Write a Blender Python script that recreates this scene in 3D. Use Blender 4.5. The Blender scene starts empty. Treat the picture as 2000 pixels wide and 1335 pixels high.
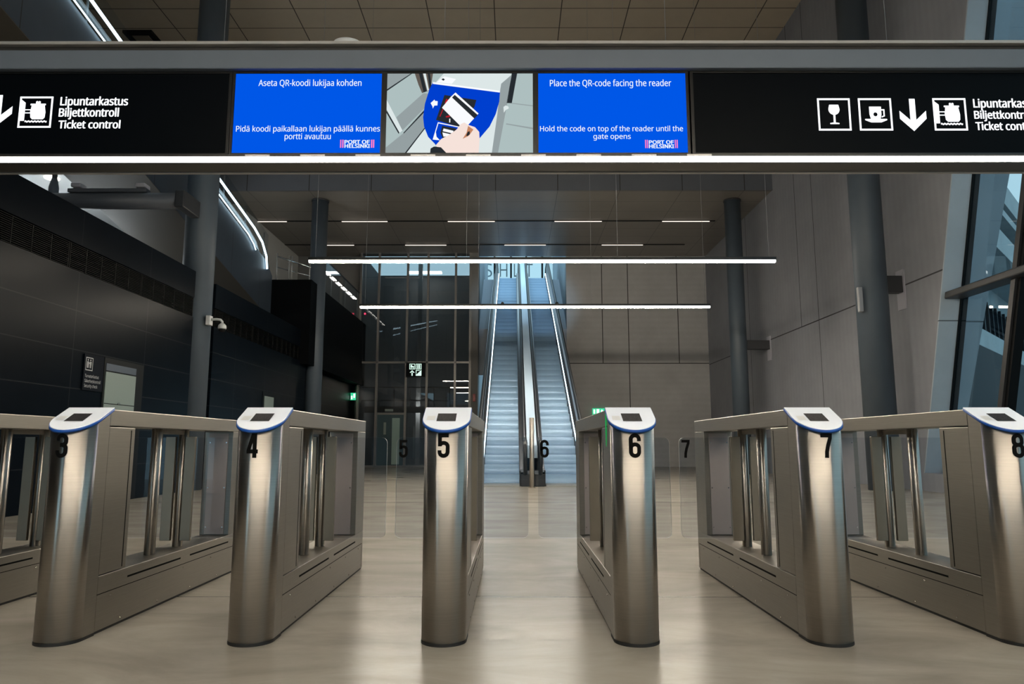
import bpy, bmesh, math, random
from mathutils import Vector, Matrix
random.seed(7)
PI = math.pi
scn = bpy.context.scene
COL = scn.collection

# ------------------------------------------------------------------ camera
cam_d = bpy.data.cameras.new('camera')
cam = bpy.data.objects.new('camera', cam_d)
COL.objects.link(cam)
cam_d.sensor_width = 36.0
cam_d.sensor_fit = 'HORIZONTAL'
cam_d.lens = 1405.0 / 2000.0 * 36.0
cam_d.clip_start, cam_d.clip_end = 0.05, 500
cam.location = (0, 0, 0.83)
cam.rotation_euler = (math.radians(90 + 8.08), 0, math.radians(0.126))
scn.camera = cam

# ------------------------------------------------------------------ colour management
vs = scn.view_settings
scn.display_settings.display_device = 'sRGB'
vs.view_transform = 'Standard'
vs.look = 'None'
vs.gamma = 1.0
vs.use_curve_mapping = False
vs.exposure = 0.0
scn.cycles.use_denoising = True
scn.cycles.max_bounces = 8
scn.cycles.diffuse_bounces = 4
scn.cycles.glossy_bounces = 4
scn.cycles.transmission_bounces = 6
scn.cycles.transparent_max_bounces = 16
scn.cycles.sample_clamp_indirect = 4.0
scn.cycles.sample_clamp_direct = 0.0
scn.cycles.caustics_reflective = False
scn.cycles.caustics_refractive = False
scn.cycles.blur_glossy = 0.5

# ------------------------------------------------------------------ sky (overcast daylight)
SKY_STRENGTH = 2.2
world = bpy.data.worlds.new('overcast_sky')
scn.world = world
world.use_nodes = True
wn, wl = world.node_tree.nodes, world.node_tree.links
wn.clear()
_o = wn.new('ShaderNodeOutputWorld')
_b = wn.new('ShaderNodeBackground')
_r = wn.new('ShaderNodeValToRGB')
_s = wn.new('ShaderNodeSeparateXYZ')
_t = wn.new('ShaderNodeTexCoord')
wl.new(_t.outputs['Generated'], _s.inputs[0])
wl.new(_s.outputs['Z'], _r.inputs[0])
_r.color_ramp.elements[0].position = 0.0
_r.color_ramp.elements[0].color = (0.40, 0.68, 0.85, 1)
_r.color_ramp.elements[1].position = 0.55
_r.color_ramp.elements[1].color = (0.58, 0.86, 1.0, 1)
wl.new(_r.outputs[0], _b.inputs[0])
_b.inputs[1].default_value = SKY_STRENGTH
wl.new(_b.outputs[0], _o.inputs[0])

def portal(name, loc, rot, sx, sy):
    d = bpy.data.lights.new(name, 'AREA')
    d.shape = 'RECTANGLE'
    d.size, d.size_y = sx, sy
    d.cycles.is_portal = True
    o = bpy.data.objects.new(name, d)
    o.location, o.rotation_euler = loc, rot
    COL.objects.link(o)
portal('daylight_portal_side', (7.9, 5.0, 3.8), (0, PI / 2, 0), 7.4, 16.0)
portal('daylight_portal_entrance', (0.8, -8.8, 2.6), (PI / 2, 0, 0), 13.0, 5.0)
portal('daylight_portal_upstairs', (0.35, 31.5, 12.9), (0, 0, 0), 3.3, 9.0)
portal('daylight_portal_hall_window', (0.35, 35.9, 10.5), (-PI / 2, 0, 0), 3.3, 4.8)

LED_WARM = 108.0      # pendant bars
LED_BEAM = 32.0      # light strip of the gantry
LED_COOL = 5.0       # handrail strips

# ------------------------------------------------------------------ materials
MATS = {}
def new_mat(name):
    m = bpy.data.materials.new(name)
    m.use_nodes = True
    m.node_tree.nodes.clear()
    MATS[name] = m
    return m, m.node_tree.nodes, m.node_tree.links

def out(n, l, sock):
    o = n.new('ShaderNodeOutputMaterial')
    l.new(sock, o.inputs[0])

def principled(name, col, rough=0.5, metal=0.0, spec=0.5, noise=0.0, nscale=4.0, rnoise=0.0, stretch=(1, 1, 1), coat=0.0):
    m, n, l = new_mat(name)
    p = n.new('ShaderNodeBsdfPrincipled')
    p.inputs['Base Color'].default_value = (*col, 1)
    p.inputs['Roughness'].default_value = rough
    p.inputs['Metallic'].default_value = metal
    p.inputs['Specular IOR Level'].default_value = spec
    p.inputs['Coat Weight'].default_value = coat
    if noise or rnoise:
        tc = n.new('ShaderNodeTexCoord')
        mp = n.new('ShaderNodeMapping')
        mp.inputs['Scale'].default_value = stretch
        nt = n.new('ShaderNodeTexNoise')
        nt.inputs['Scale'].default_value = nscale
        nt.inputs['Detail'].default_value = 6
        nt.inputs['Roughness'].default_value = 0.6
        l.new(tc.outputs['Object'], mp.inputs[0])
        l.new(mp.outputs[0], nt.inputs['Vector'])
        if noise:
            r = n.new('ShaderNodeMapRange')
            r.inputs[1].default_value, r.inputs[2].default_value = 0.3, 0.7
            r.inputs[3].default_value, r.inputs[4].default_value = 1 - noise, 1 + noise
            l.new(nt.outputs[0], r.inputs[0])
            mx = n.new('ShaderNodeVectorMath')
            mx.operation = 'SCALE'
            mx.inputs[0].default_value = col
            l.new(r.outputs[0], mx.inputs['Scale'])
            l.new(mx.outputs[0], p.inputs['Base Color'])
        if rnoise:
            r = n.new('ShaderNodeMapRange')
            r.inputs[1].default_value, r.inputs[2].default_value = 0.3, 0.7
            r.inputs[3].default_value, r.inputs[4].default_value = max(0.02, rough - rnoise), rough + rnoise
            l.new(nt.outputs[0], r.inputs[0])
            l.new(r.outputs[0], p.inputs['Roughness'])
    out(n, l, p.outputs[0])
    return m

def emission(name, col, strength):
    m, n, l = new_mat(name)
    e = n.new('ShaderNodeEmission')
    e.inputs[0].default_value = (*col, 1)
    e.inputs[1].default_value = strength
    out(n, l, e.outputs[0])
    return m

def thin_glass(name, tint=(0.9, 0.95, 0.95), ior=1.45, rough=0.0, boost=1.0):
    m, n, l = new_mat(name)
    t = n.new('ShaderNodeBsdfTransparent')
    t.inputs[0].default_value = (*tint, 1)
    g = n.new('ShaderNodeBsdfGlossy')
    g.inputs['Roughness'].default_value = rough
    f = n.new('ShaderNodeFresnel')
    geo = n.new('ShaderNodeNewGeometry')
    sg = n.new('ShaderNodeMath')
    sg.operation = 'MULTIPLY_ADD'
    sg.inputs[1].default_value, sg.inputs[2].default_value = -2.0, 1.0
    l.new(geo.outputs['Backfacing'], sg.inputs[0])
    pw = n.new('ShaderNodeMath')
    pw.operation = 'POWER'
    pw.inputs[0].default_value = ior
    l.new(sg.outputs[0], pw.inputs[1])
    l.new(pw.outputs[0], f.inputs[0])
    mu = n.new('ShaderNodeMath')
    mu.operation = 'MULTIPLY'
    mu.use_clamp = True
    mu.inputs[1].default_value = boost
    l.new(f.outputs[0], mu.inputs[0])
    mx = n.new('ShaderNodeMixShader')
    l.new(mu.outputs[0], mx.inputs[0])
    l.new(t.outputs[0], mx.inputs[1])
    l.new(g.outputs[0], mx.inputs[2])
    out(n, l, mx.outputs[0])
    return m

def jointed(name, col, lines, jcol=(0.02, 0.02, 0.02), rough=0.6, spec=0.4, noise=0.12, nscale=1.2, metal=0.0, hw=0.012, fine=None):
    """panelled surface: lines = (axis, position, [axis2, lo, hi]); a drawn joint on each; fine = (axis, pitch, strength) board marks"""
    m, n, l = new_mat(name)
    p = n.new('ShaderNodeBsdfPrincipled')
    p.inputs['Roughness'].default_value = rough
    p.inputs['Metallic'].default_value = metal
    p.inputs['Specular IOR Level'].default_value = spec
    geo = n.new('ShaderNodeNewGeometry')
    sep = n.new('ShaderNodeSeparateXYZ')
    l.new(geo.outputs['Position'], sep.inputs[0])
    def math1(op, a, b=None, c=None):
        x = n.new('ShaderNodeMath')
        x.operation = op
        for k, v in enumerate((a, b, c)):
            if v is None:
                continue
            if isinstance(v, (int, float)):
                x.inputs[k].default_value = v
            else:
                l.new(v, x.inputs[k])
        return x.outputs[0]
    acc = None
    for ln in lines:
        if ln[0] == 'rep':                       # repeating joint: ('rep', axis, pitch, offset)
            s = sep.outputs[ln[1]]
            w = math1('WRAP', math1('SUBTRACT', s, ln[3]), ln[2] / 2, -ln[2] / 2)
            v = math1('COMPARE', w, 0.0, hw)
        else:
            v = math1('COMPARE', sep.outputs[ln[0]], ln[1], hw)
            if len(ln) > 2:
                s = sep.outputs[ln[2]]
                v = math1('MULTIPLY', v, math1('MULTIPLY', math1('GREATER_THAN', s, ln[3]), math1('LESS_THAN', s, ln[4])))
        acc = v if acc is None else math1('MAXIMUM', acc, v)
    nt = n.new('ShaderNodeTexNoise')
    nt.inputs['Scale'].default_value = nscale
    nt.inputs['Detail'].default_value = 8
    nt.inputs['Roughness'].default_value = 0.65
    l.new(geo.outputs['Position'], nt.inputs['Vector'])
    r = n.new('ShaderNodeMapRange')
    r.inputs[1].default_value, r.inputs[2].default_value = 0.3, 0.7
    r.inputs[3].default_value, r.inputs[4].default_value = 1 - noise, 1 + noise
    l.new(nt.outputs[0], r.inputs[0])
    val = r.outputs[0]
    if fine:
        s = math1('SINE', math1('MULTIPLY', sep.outputs[fine[0]], 2 * PI / fine[1]))
        val = math1('MULTIPLY', val, math1('MULTIPLY_ADD', s, fine[2], 1.0))
    sc = n.new('ShaderNodeVectorMath')
    sc.operation = 'SCALE'
    sc.inputs[0].default_value = col
    l.new(val, sc.inputs['Scale'])
    mx = n.new('ShaderNodeMix')
    mx.data_type = 'RGBA'
    if acc is not None:
        l.new(acc, mx.inputs[0])
    else:
        mx.inputs[0].default_value = 0
    l.new(sc.outputs[0], mx.inputs[6])
    mx.inputs[7].default_value = (*jcol, 1)
    l.new(mx.outputs[2], p.inputs['Base Color'])
    out(n, l, p.outputs[0])
    return m

def brushed(name, col, rough, aniso, axis='Z', rot=0.0, streak=0.05):
    m, n, l = new_mat(name)
    p = n.new('ShaderNodeBsdfPrincipled')
    p.inputs['Metallic'].default_value = 1.0
    p.inputs['Roughness'].default_value = rough
    p.inputs['Anisotropic'].default_value = aniso
    p.inputs['Anisotropic Rotation'].default_value = rot
    tg = n.new('ShaderNodeTangent')
    tg.direction_type = 'RADIAL'
    tg.axis = axis
    l.new(tg.outputs[0], p.inputs['Tangent'])
    tc = n.new('ShaderNodeTexCoord')
    mp = n.new('ShaderNodeMapping')
    mp.inputs['Scale'].default_value = (3, 3, 160)
    nt = n.new('ShaderNodeTexNoise')
    nt.inputs['Scale'].default_value = 2.0
    nt.inputs['Detail'].default_value = 5
    l.new(tc.outputs['Object'], mp.inputs[0])
    l.new(mp.outputs[0], nt.inputs['Vector'])
    r = n.new('ShaderNodeMapRange')
    r.inputs[1].default_value, r.inputs[2].default_value = 0.3, 0.7
    r.inputs[3].default_value, r.inputs[4].default_value = 1 - streak, 1 + streak
    l.new(nt.outputs[0], r.inputs[0])
    sc = n.new('ShaderNodeVectorMath')
    sc.operation = 'SCALE'
    sc.inputs[0].default_value = col
    l.new(r.outputs[0], sc.inputs['Scale'])
    l.new(sc.outputs[0], p.inputs['Base Color'])
    out(n, l, p.outputs[0])
    return m

M = MATS
brushed('nose_steel', (0.45, 0.42, 0.38), 0.30, 1.0, rot=0.25)
brushed('flat_steel', (0.32, 0.298, 0.265), 0.38, 0.5, rot=0.25)
brushed('tube_steel', (0.48, 0.45, 0.41), 0.32, 1.0, rot=0.25)
principled('inner_steel', (0.30, 0.26, 0.21), 0.42, 1.0, noise=0.06, nscale=6)
principled('pale_panel', (0.56, 0.48, 0.45), 0.45, 0.5, noise=0.05)
principled('black_rubber', (0.01, 0.01, 0.01), 0.6)
principled('slot_black', (0.004, 0.004, 0.004), 0.8, spec=0.1)
principled('vinyl_black', (0.003, 0.003, 0.003), 0.6, spec=0.08)
principled('reader_plastic', (0.84, 0.89, 0.98), 0.22, spec=1.0)  # pale base colour imitates the lamp reflection on the blue cap
principled('reader_rim', (0.01, 0.09, 0.42), 0.35)
principled('reader_window', (0.02, 0.019, 0.02), 0.4, noise=1.0, nscale=260, spec=0.04)
principled('screw_steel', (0.75, 0.72, 0.68), 0.2, 1.0)
thin_glass('blade_glass', (0.78, 0.805, 0.84), 1.42)
principled('glass_edge', (0.85, 0.88, 0.86), 0.25, spec=0.8)
emission('glint_green', (0.02, 0.55, 0.12), 0.6)
principled('beam_paint', (0.135, 0.160, 0.195), 0.45, noise=0.04)
principled('beam_dark', (0.035, 0.032, 0.03), 0.4)
principled('beam_lip', (0.48, 0.46, 0.44), 0.35, 0.3)
principled('sign_black', (0.0015, 0.0025, 0.004), 0.4, spec=0.06)
principled('bezel_black', (0.004, 0.004, 0.004), 0.3)
emission('led_beam', (1.0, 0.93, 0.84), LED_BEAM)
emission('led_warm', (1.0, 0.90, 0.74), LED_WARM)
emission('led_cool', (0.62, 0.86, 1.0), LED_COOL)
emission('led_skirt_fill', (0.70, 0.90, 1.0), 4.0)
emission('led_dash', (1.0, 0.94, 0.86), 9.0)
emission('led_track', (1.0, 0.86, 0.74), 1.6)
emission('lit_white', (0.93, 0.96, 1.0), 1.6)
emission('screen_blue', (0.0, 0.095, 0.80), 1.0)
emission('screen_text', (0.86, 0.93, 1.0), 1.0)
emission('screen_pink', (0.95, 0.22, 0.55), 1.0)
principled('housing_black', (0.012, 0.012, 0.013), 0.4)
principled('white_plastic', (0.62, 0.63, 0.64), 0.4)
principled('sensor_grey', (0.30, 0.31, 0.33), 0.4)
principled('column_paint', (0.075, 0.098, 0.125), 0.5, noise=0.06, nscale=2)
principled('bracket_dark', (0.035, 0.037, 0.042), 0.5)
principled('plate_grey', (0.46, 0.46, 0.52), 0.5)
principled('ramp_blue', (0.050, 0.070, 0.100), 0.5, noise=0.1, nscale=1)
principled('ramp_under', (0.10, 0.090, 0.075), 0.6)
principled('duct_paint', (0.09, 0.10, 0.12), 0.45)
principled('tan_plain', (0.15, 0.13, 0.105), 0.6)
principled('pale_wall', (0.70, 0.69, 0.66), 0.6)
principled('pale_ceiling', (0.50, 0.52, 0.52), 0.6)
thin_glass('rail_glass', (0.88, 0.91, 0.93), 1.22)
thin_glass('lift_glass', (0.55, 0.56, 0.56), 1.5, boost=1.2)
thin_glass('window_glass', (0.64, 0.66, 0.66), 1.5)
thin_glass('entrance_glass', (0.40, 0.41, 0.42), 1.5)
principled('mullion_grey', (0.20, 0.19, 0.18), 0.4, 0.4)
principled('frame_dark', (0.007, 0.008, 0.009), 0.5, spec=0.12)
principled('frame_grey', (0.035, 0.036, 0.04), 0.45)
principled('lift_inside', (0.08, 0.08, 0.08), 0.7)
principled('lift_steel', (0.30, 0.30, 0.30), 0.5, 0.2)
principled('door_dark_glass', (0.07, 0.11, 0.125), 0.15)
principled('door_pale_glass', (0.32, 0.45, 0.42), 0.25)
principled('frosted', (0.22, 0.27, 0.25), 0.4)
principled('step_metal', (0.25, 0.40, 0.585), 0.35, 0.15, noise=0.03)  # blue of the daylight is put into the base colour of the steps
principled('skirt_steel', (0.72, 0.76, 0.80), 0.22, 1.0)
principled('deck_steel', (0.40, 0.42, 0.45), 0.33, 1.0)
principled('bal_panel', (0.20, 0.21, 0.24), 0.35, 0.8)
principled('handrail_rubber', (0.008, 0.009, 0.011), 0.4)
principled('divider_steel', (0.62, 0.80, 1.0), 0.30, 0.3)  # bluish white base colour stands in for reflected sky
principled('comb_metal', (0.55, 0.53, 0.48), 0.35, 0.8)
principled('newel_dark', (0.02, 0.022, 0.025), 0.4)
principled('side_slab', (0.28, 0.33, 0.40), 0.5)
principled('stone_blue', (0.50, 0.60, 0.68), 0.6, noise=0.08)
principled('slat_brown', (0.13, 0.07, 0.04), 0.6)
principled('letter_grey', (0.62, 0.74, 0.80), 0.5)
principled('upper_floor', (0.25, 0.25, 0.25), 0.4)
principled('out_concrete', (0.42, 0.49, 0.52), 0.7, noise=0.1, nscale=0.8)
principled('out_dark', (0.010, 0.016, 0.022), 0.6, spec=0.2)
principled('out_window', (0.55, 0.62, 0.66), 0.05, 0.95)
principled('out_ground', (0.20, 0.21, 0.22), 0.8)
emission('exit_green', (0.05, 0.75, 0.35), 1.0)
emission('exit_white', (0.75, 1.0, 0.88), 1.3)
emission('red_dot', (1.0, 0.05, 0.12), 2.0)
emission('fill_white', (0.9, 0.97, 1.0), 60.0)
emission('shaft_fill_lamp', (0.95, 1.0, 0.98), 22.0)
emission('downlight', (1.0, 0.93, 0.82), 6.0)
emission('picto_green', (0.72, 1.0, 0.85), 1.1)
principled('sign_navy', (0.004, 0.006, 0.011), 0.5, spec=0.05)
principled('sign_print', (0.45, 0.46, 0.47), 0.5)
principled('red_paint', (0.35, 0.02, 0.02), 0.4)
principled('white_print', (0.6, 0.6, 0.6), 0.5)
for nm, c in (('photo_floor', (0.42, 0.52, 0.52)), ('photo_steel', (0.30, 0.35, 0.36)), ('photo_pale', (0.72, 0.80, 0.80)),
              ('photo_dark', (0.02, 0.025, 0.03)), ('photo_blue', (0.0, 0.05, 0.62)), ('photo_white', (0.95, 0.97, 1.0)),
              ('photo_skin', (0.92, 0.76, 0.70)), ('photo_skin_shade', (0.55, 0.24, 0.13)), ('photo_red', (0.5, 0.01, 0.02)),
              ('photo_brown', (0.12, 0.10, 0.085))):
    emission(nm, c, 1.0)

jointed('black_cladding', (0.0035, 0.0055, 0.0085), [('rep', 1, 1.85, 9.46), (2, 3.13), (2, 2.60), (2, 2.08), (2, 1.565), (2, 1.05), (2, 0.53)],
        jcol=(0.020, 0.022, 0.025), rough=0.30, spec=0.032, noise=0.15, hw=0.007)
principled('black_block', (0.002, 0.0024, 0.003), 0.6, spec=0.05)
principled('louver_upright', (0.010, 0.010, 0.010), 0.6, spec=0.1)
principled('louver_black', (0.004, 0.004, 0.004), 0.6, spec=0.1)
jointed('concrete_right', (0.30, 0.31, 0.345), [(2, 3.80), (1, 18.2, 2, 3.80, 14), (1, 17.15, 2, -1, 14), (1, 22.2), (1, 14.6, 2, 3.8, 14), (1, 14.2, 2, -1, 3.8)],
        jcol=(0.05, 0.05, 0.055), rough=0.65, noise=0.10, nscale=0.9, hw=0.014, fine=(1, 0.19, 0.02))
jointed('concrete_rear', (0.52, 0.515, 0.515), [(2, 3.85), (0, 3.38, 2, 3.85, 9), (0, 4.37), (0, 6.26, 2, 3.85, 9)],
        jcol=(0.05, 0.048, 0.046), rough=0.65, noise=0.10, nscale=0.9, hw=0.016, fine=(2, 0.21, 0.02))
jointed('concrete_plain', (0.21, 0.205, 0.20), [('rep', 0, 1.75, -5.88)], rough=0.7, noise=0.08, hw=0.012)
jointed('ceiling_tan', (0.42, 0.36, 0.28), [('rep', 0, 1.75, -0.50), ('rep', 1, 0.89, 17.39)], jcol=(0.05, 0.042, 0.035), rough=0.7, noise=0.05, hw=0.013)
jointed('fascia_metal', (0.105, 0.115, 0.135), [('rep', 0, 1.775, -0.513)], jcol=(0.02, 0.02, 0.02), rough=0.4, spec=0.5, noise=0.06, hw=0.012)
jointed('soffit_metal', (0.21, 0.19, 0.165), [('rep', 0, 1.775, -0.513), ('rep', 1, 0.9, 20.7)], jcol=(0.05, 0.05, 0.05), rough=0.36, spec=0.6, noise=0.06, hw=0.008)
jointed('ramp_side', (0.050, 0.066, 0.090), [('rep', 1, 1.9, 9.05)], jcol=(0.015, 0.015, 0.015), rough=0.4, noise=0.1, hw=0.010)
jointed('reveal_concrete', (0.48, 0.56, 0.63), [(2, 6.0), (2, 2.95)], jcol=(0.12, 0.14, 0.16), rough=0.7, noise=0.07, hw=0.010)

def floor_mat():
    m, n, l = new_mat('polished_concrete')
    p = n.new('ShaderNodeBsdfPrincipled')
    geo = n.new('ShaderNodeNewGeometry')
    sep = n.new('ShaderNodeSeparateXYZ')
    l.new(geo.outputs['Position'], sep.inputs[0])
    mp = n.new('ShaderNodeMapping')
    mp.inputs['Scale'].default_value = (1.0, 2.2, 1)
    l.new(geo.outputs['Position'], mp.inputs[0])
    n1 = n.new('ShaderNodeTexNoise')
    n1.inputs['Scale'].default_value = 1.1
    n1.inputs['Detail'].default_value = 9
    n1.inputs['Roughness'].default_value = 0.62
    n1.inputs['Distortion'].default_value = 0.6
    l.new(mp.outputs[0], n1.inputs['Vector'])
    cr = n.new('ShaderNodeValToRGB')
    cr.color_ramp.elements[0].position = 0.30
    cr.color_ramp.elements[0].color = (0.255, 0.226, 0.188, 1)
    cr.color_ramp.elements[1].position = 0.72
    cr.color_ramp.elements[1].color = (0.415, 0.380, 0.330, 1)
    l.new(n1.outputs[0], cr.inputs[0])
    cmp_ = n.new('ShaderNodeMath')
    cmp_.operation = 'COMPARE'
    cmp_.inputs[1].default_value = 4.109
    cmp_.inputs[2].default_value = 0.006
    l.new(sep.outputs[1], cmp_.inputs[0])
    c2 = n.new('ShaderNodeMath')
    c2.operation = 'COMPARE'
    c2.inputs[1].default_value = 10.6
    c2.inputs[2].default_value = 0.012
    l.new(sep.outputs[1], c2.inputs[0])
    mxm = n.new('ShaderNodeMath')
    mxm.operation = 'MAXIMUM'
    l.new(cmp_.outputs[0], mxm.inputs[0])
    l.new(c2.outputs[0], mxm.inputs[1])
    mx = n.new('ShaderNodeMix')
    mx.data_type = 'RGBA'
    l.new(mxm.outputs[0], mx.inputs[0])
    l.new(cr.outputs[0], mx.inputs[6])
    mx.inputs[7].default_value = (0.06, 0.055, 0.05, 1)
    l.new(mx.outputs[2], p.inputs['Base Color'])
    rr = n.new('ShaderNodeMapRange')
    rr.inputs[1].default_value, rr.inputs[2].default_value = 0.3, 0.7
    rr.inputs[3].default_value, rr.inputs[4].default_value = 0.25, 0.251
    l.new(n1.outputs[0], rr.inputs[0])
    l.new(rr.outputs[0], p.inputs['Roughness'])
    p.inputs['Specular IOR Level'].default_value = 0.25
    out(n, l, p.outputs[0])
floor_mat()

# ------------------------------------------------------------------ mesh builder
class MB:
    def __init__(self):
        self.bm = bmesh.new()
        self.mats = []
    def mi(self, mat):
        if mat is None:
            return 0
        if mat not in self.mats:
            self.mats.append(mat)
        return self.mats.index(mat)
    def face(self, pts, mat=None):
        vs_ = [self.bm.verts.new(p) for p in pts]
        f = self.bm.faces.new(vs_)
        f.material_index = self.mi(mat)
        return f
    def box(self, x0, x1, y0, y1, z0, z1, bev=0.0, mat=None):
        r = bmesh.ops.create_cube(self.bm, size=1.0)
        vv = r['verts']
        for v in vv:
            v.co = Vector(((x0 + x1) / 2 + v.co.x * (x1 - x0), (y0 + y1) / 2 + v.co.y * (y1 - y0), (z0 + z1) / 2 + v.co.z * (z1 - z0)))
        k = self.mi(mat)
        fs = {f for v in vv for f in v.link_faces}
        for f in fs:
            f.material_index = k
        if bev > 0:
            es = list({e for v in vv for e in v.link_edges})
            bmesh.ops.bevel(self.bm, geom=es, offset=bev, segments=2, affect='EDGES', profile=0.5)
        return self
    def prism(self, pts, axis, a0, a1, mat=None, smooth=False):
        """pts: 2-D outline in the two other axes (x,y order kept), pushed along axis from a0 to a1"""
        def P(p, a):
            if axis == 0:
                return (a, p[0], p[1])
            if axis == 1:
                return (p[0], a, p[1])
            return (p[0], p[1], a)
        k = self.mi(mat)
        b = [self.bm.verts.new(P(p, a0)) for p in pts]
        t = [self.bm.verts.new(P(p, a1)) for p in pts]
        nn = len(pts)
        fs = [self.bm.faces.new(b[::-1]), self.bm.faces.new(t)]
        for i in range(nn):
            j = (i + 1) % nn
            f = self.bm.faces.new((b[i], b[j], t[j], t[i]))
            f.smooth = smooth
            fs.append(f)
        for f in fs:
            f.material_index = k
        return self
    def hexa(self, p8, mat=None):
        """8 corners: bottom 4 (ccw), top 4 (ccw)"""
        v = [self.bm.verts.new(p) for p in p8]
        for q in ((3, 2, 1, 0), (4, 5, 6, 7), (0, 1, 5, 4), (1, 2, 6, 5), (2, 3, 7, 6), (3, 0, 4, 7)):
            f = self.bm.faces.new([v[i] for i in q])
            f.material_index = self.mi(mat)
        return self
    def cyl(self, p0, p1, r0, r1=None, n=24, mat=None, caps=True, smooth=True):
        r1 = r0 if r1 is None else r1
        p0, p1 = Vector(p0), Vector(p1)
        d = (p1 - p0).normalized()
        u = d.orthogonal().normalized()
        w = d.cross(u)
        k = self.mi(mat)
        a = [self.bm.verts.new(p0 + (u * math.cos(2 * PI * i / n) + w * math.sin(2 * PI * i / n)) * r0) for i in range(n)]
        b = [self.bm.verts.new(p1 + (u * math.cos(2 * PI * i / n) + w * math.sin(2 * PI * i / n)) * r1) for i in range(n)]
        for i in range(n):
            j = (i + 1) % n
            f = self.bm.faces.new((a[i], a[j], b[j], b[i]))
            f.smooth = smooth
            f.material_index = k
        if caps:
            for q in (a[::-1], b):
                f = self.bm.faces.new(q)
                f.material_index = k
        return self
    def lathe(self, c, prof, n=24, mat=None):
        """profile (r, z) turned about the vertical through c"""
        k = self.mi(mat)
        rings = []
        for r, z in prof:
            rings.append([self.bm.verts.new((c[0] + r * math.cos(2 * PI * i / n), c[1] + r * math.sin(2 * PI * i / n), c[2] + z)) for i in range(n)])
        for a, b in zip(rings, rings[1:]):
            for i in range(n):
                j = (i + 1) % n
                f = self.bm.faces.new((a[i], a[j], b[j], b[i]))
                f.smooth = True
                f.material_index = k
        for q in (rings[0][::-1], rings[-1]):
            f = self.bm.faces.new(q)
            f.material_index = k
        return self
    def sweep(self, path, prof, side=Vector((1, 0, 0)), mat=None, closed=True, smooth=True):
        """prof (a, b): a along side, b along the in-plane normal; path points"""
        k = self.mi(mat)
        path = [Vector(p) for p in path]
        rings = []
        for i, p in enumerate(path):
            d = (path[min(i + 1, len(path) - 1)] - path[max(i - 1, 0)]).normalized()
            s = (side - d * side.dot(d)).normalized()
            nn = s.cross(d).normalized()
            rings.append([self.bm.verts.new(p + s * a + nn * b) for a, b in prof])
        m_ = len(prof)
        for a, b in zip(rings, rings[1:]):
            for i in range(m_):
                j = (i + 1) % m_
                f = self.bm.faces.new((a[i], a[j], b[j], b[i]))
                f.smooth = smooth
                f.material_index = k
        for q in (rings[0][::-1], rings[-1]):
            f = self.bm.faces.new(q)
            f.material_index = k
        return self
    def tube(self, path, r, n=10, mat=None):
        path = [Vector(p) for p in path]
        d = (path[-1] - path[0]).normalized()
        side = d.orthogonal().normalized()
        return self.sweep(path, [(r * math.cos(2 * PI * i / n), r * math.sin(2 * PI * i / n)) for i in range(n)], side, mat)
    def build(self, name, mat=None, parent=None, label=None, smooth_angle=None):
        bmesh.ops.recalc_face_normals(self.bm, faces=self.bm.faces)
        me = bpy.data.meshes.new(name)
        root = parent
        off = Vector((0, 0, 0))
        while root is not None:
            off += root.location
            root = root.parent
        if parent is not None:
            bmesh.ops.translate(self.bm, verts=self.bm.verts, vec=-off)
        self.bm.to_mesh(me)
        self.bm.free()
        names = self.mats if self.mats else [mat]
        for nm in names:
            me.materials.append(M[nm])
        o = bpy.data.objects.new(name, me)
        COL.objects.link(o)
        if parent is not None:
            o.parent = parent
        if label:
            o['label'] = label
        return o

def thing(name, label, cat, loc=(0, 0, 0), group=None, kind=None):
    o = bpy.data.objects.new(name, None)
    COL.objects.link(o)
    o.location = loc
    o.empty_display_size = 0.1
    tag(o, label, cat, group, kind)
    return o
def tag(o, label, cat, group=None, kind=None):
    o['label'] = label
    o['category'] = cat
    if group:
        o['group'] = group
    if kind:
        o['kind'] = kind
    return o
def struct(o, label, cat):
    return tag(o, label, cat, None, 'structure')
def dup(root, loc, label, group=None):
    r = root.copy()
    COL.objects.link(r)
    r.location = loc
    r['label'] = label
    if group:
        r['group'] = group
    m = {root: r}
    for ch in list(root.children):
        c = ch.copy()
        COL.objects.link(c)
        c.parent = r
        for g in list(ch.children):
            d = g.copy()
            COL.objects.link(d)
            d.parent = c
    return r

# lettering: built-in font, turned into mesh
_TX = {}
try:                                   # the sans face that ships inside Blender; the built-in face if it is missing
    FACE = bpy.data.fonts.load(bpy.utils.system_resource('DATAFILES', path='fonts') + '/NotoSansHebrew-Regular.woff2')
except Exception:
    FACE = None
def text_geo(body):
    key = body
    if key not in _TX:
        cu = bpy.data.curves.new('lettering', 'FONT')
        cu.body = body
        cu.size = 1.0
        if FACE:
            cu.font = FACE
        cu.resolution_u = 4
        o = bpy.data.objects.new('lettering', cu)
        COL.objects.link(o)
        bpy.context.view_layer.update()
        dg = bpy.context.evaluated_depsgraph_get()
        me = bpy.data.meshes.new_from_object(o.evaluated_get(dg))
        vv = [tuple(v.co) for v in me.vertices]
        ff = [tuple(p.vertices) for p in me.polygons]
        bpy.data.meshes.remove(me)
        bpy.data.objects.remove(o)
        bpy.data.curves.remove(cu)
        _TX[key] = (vv, ff)
    return _TX[key]
CAP = 0.729
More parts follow.
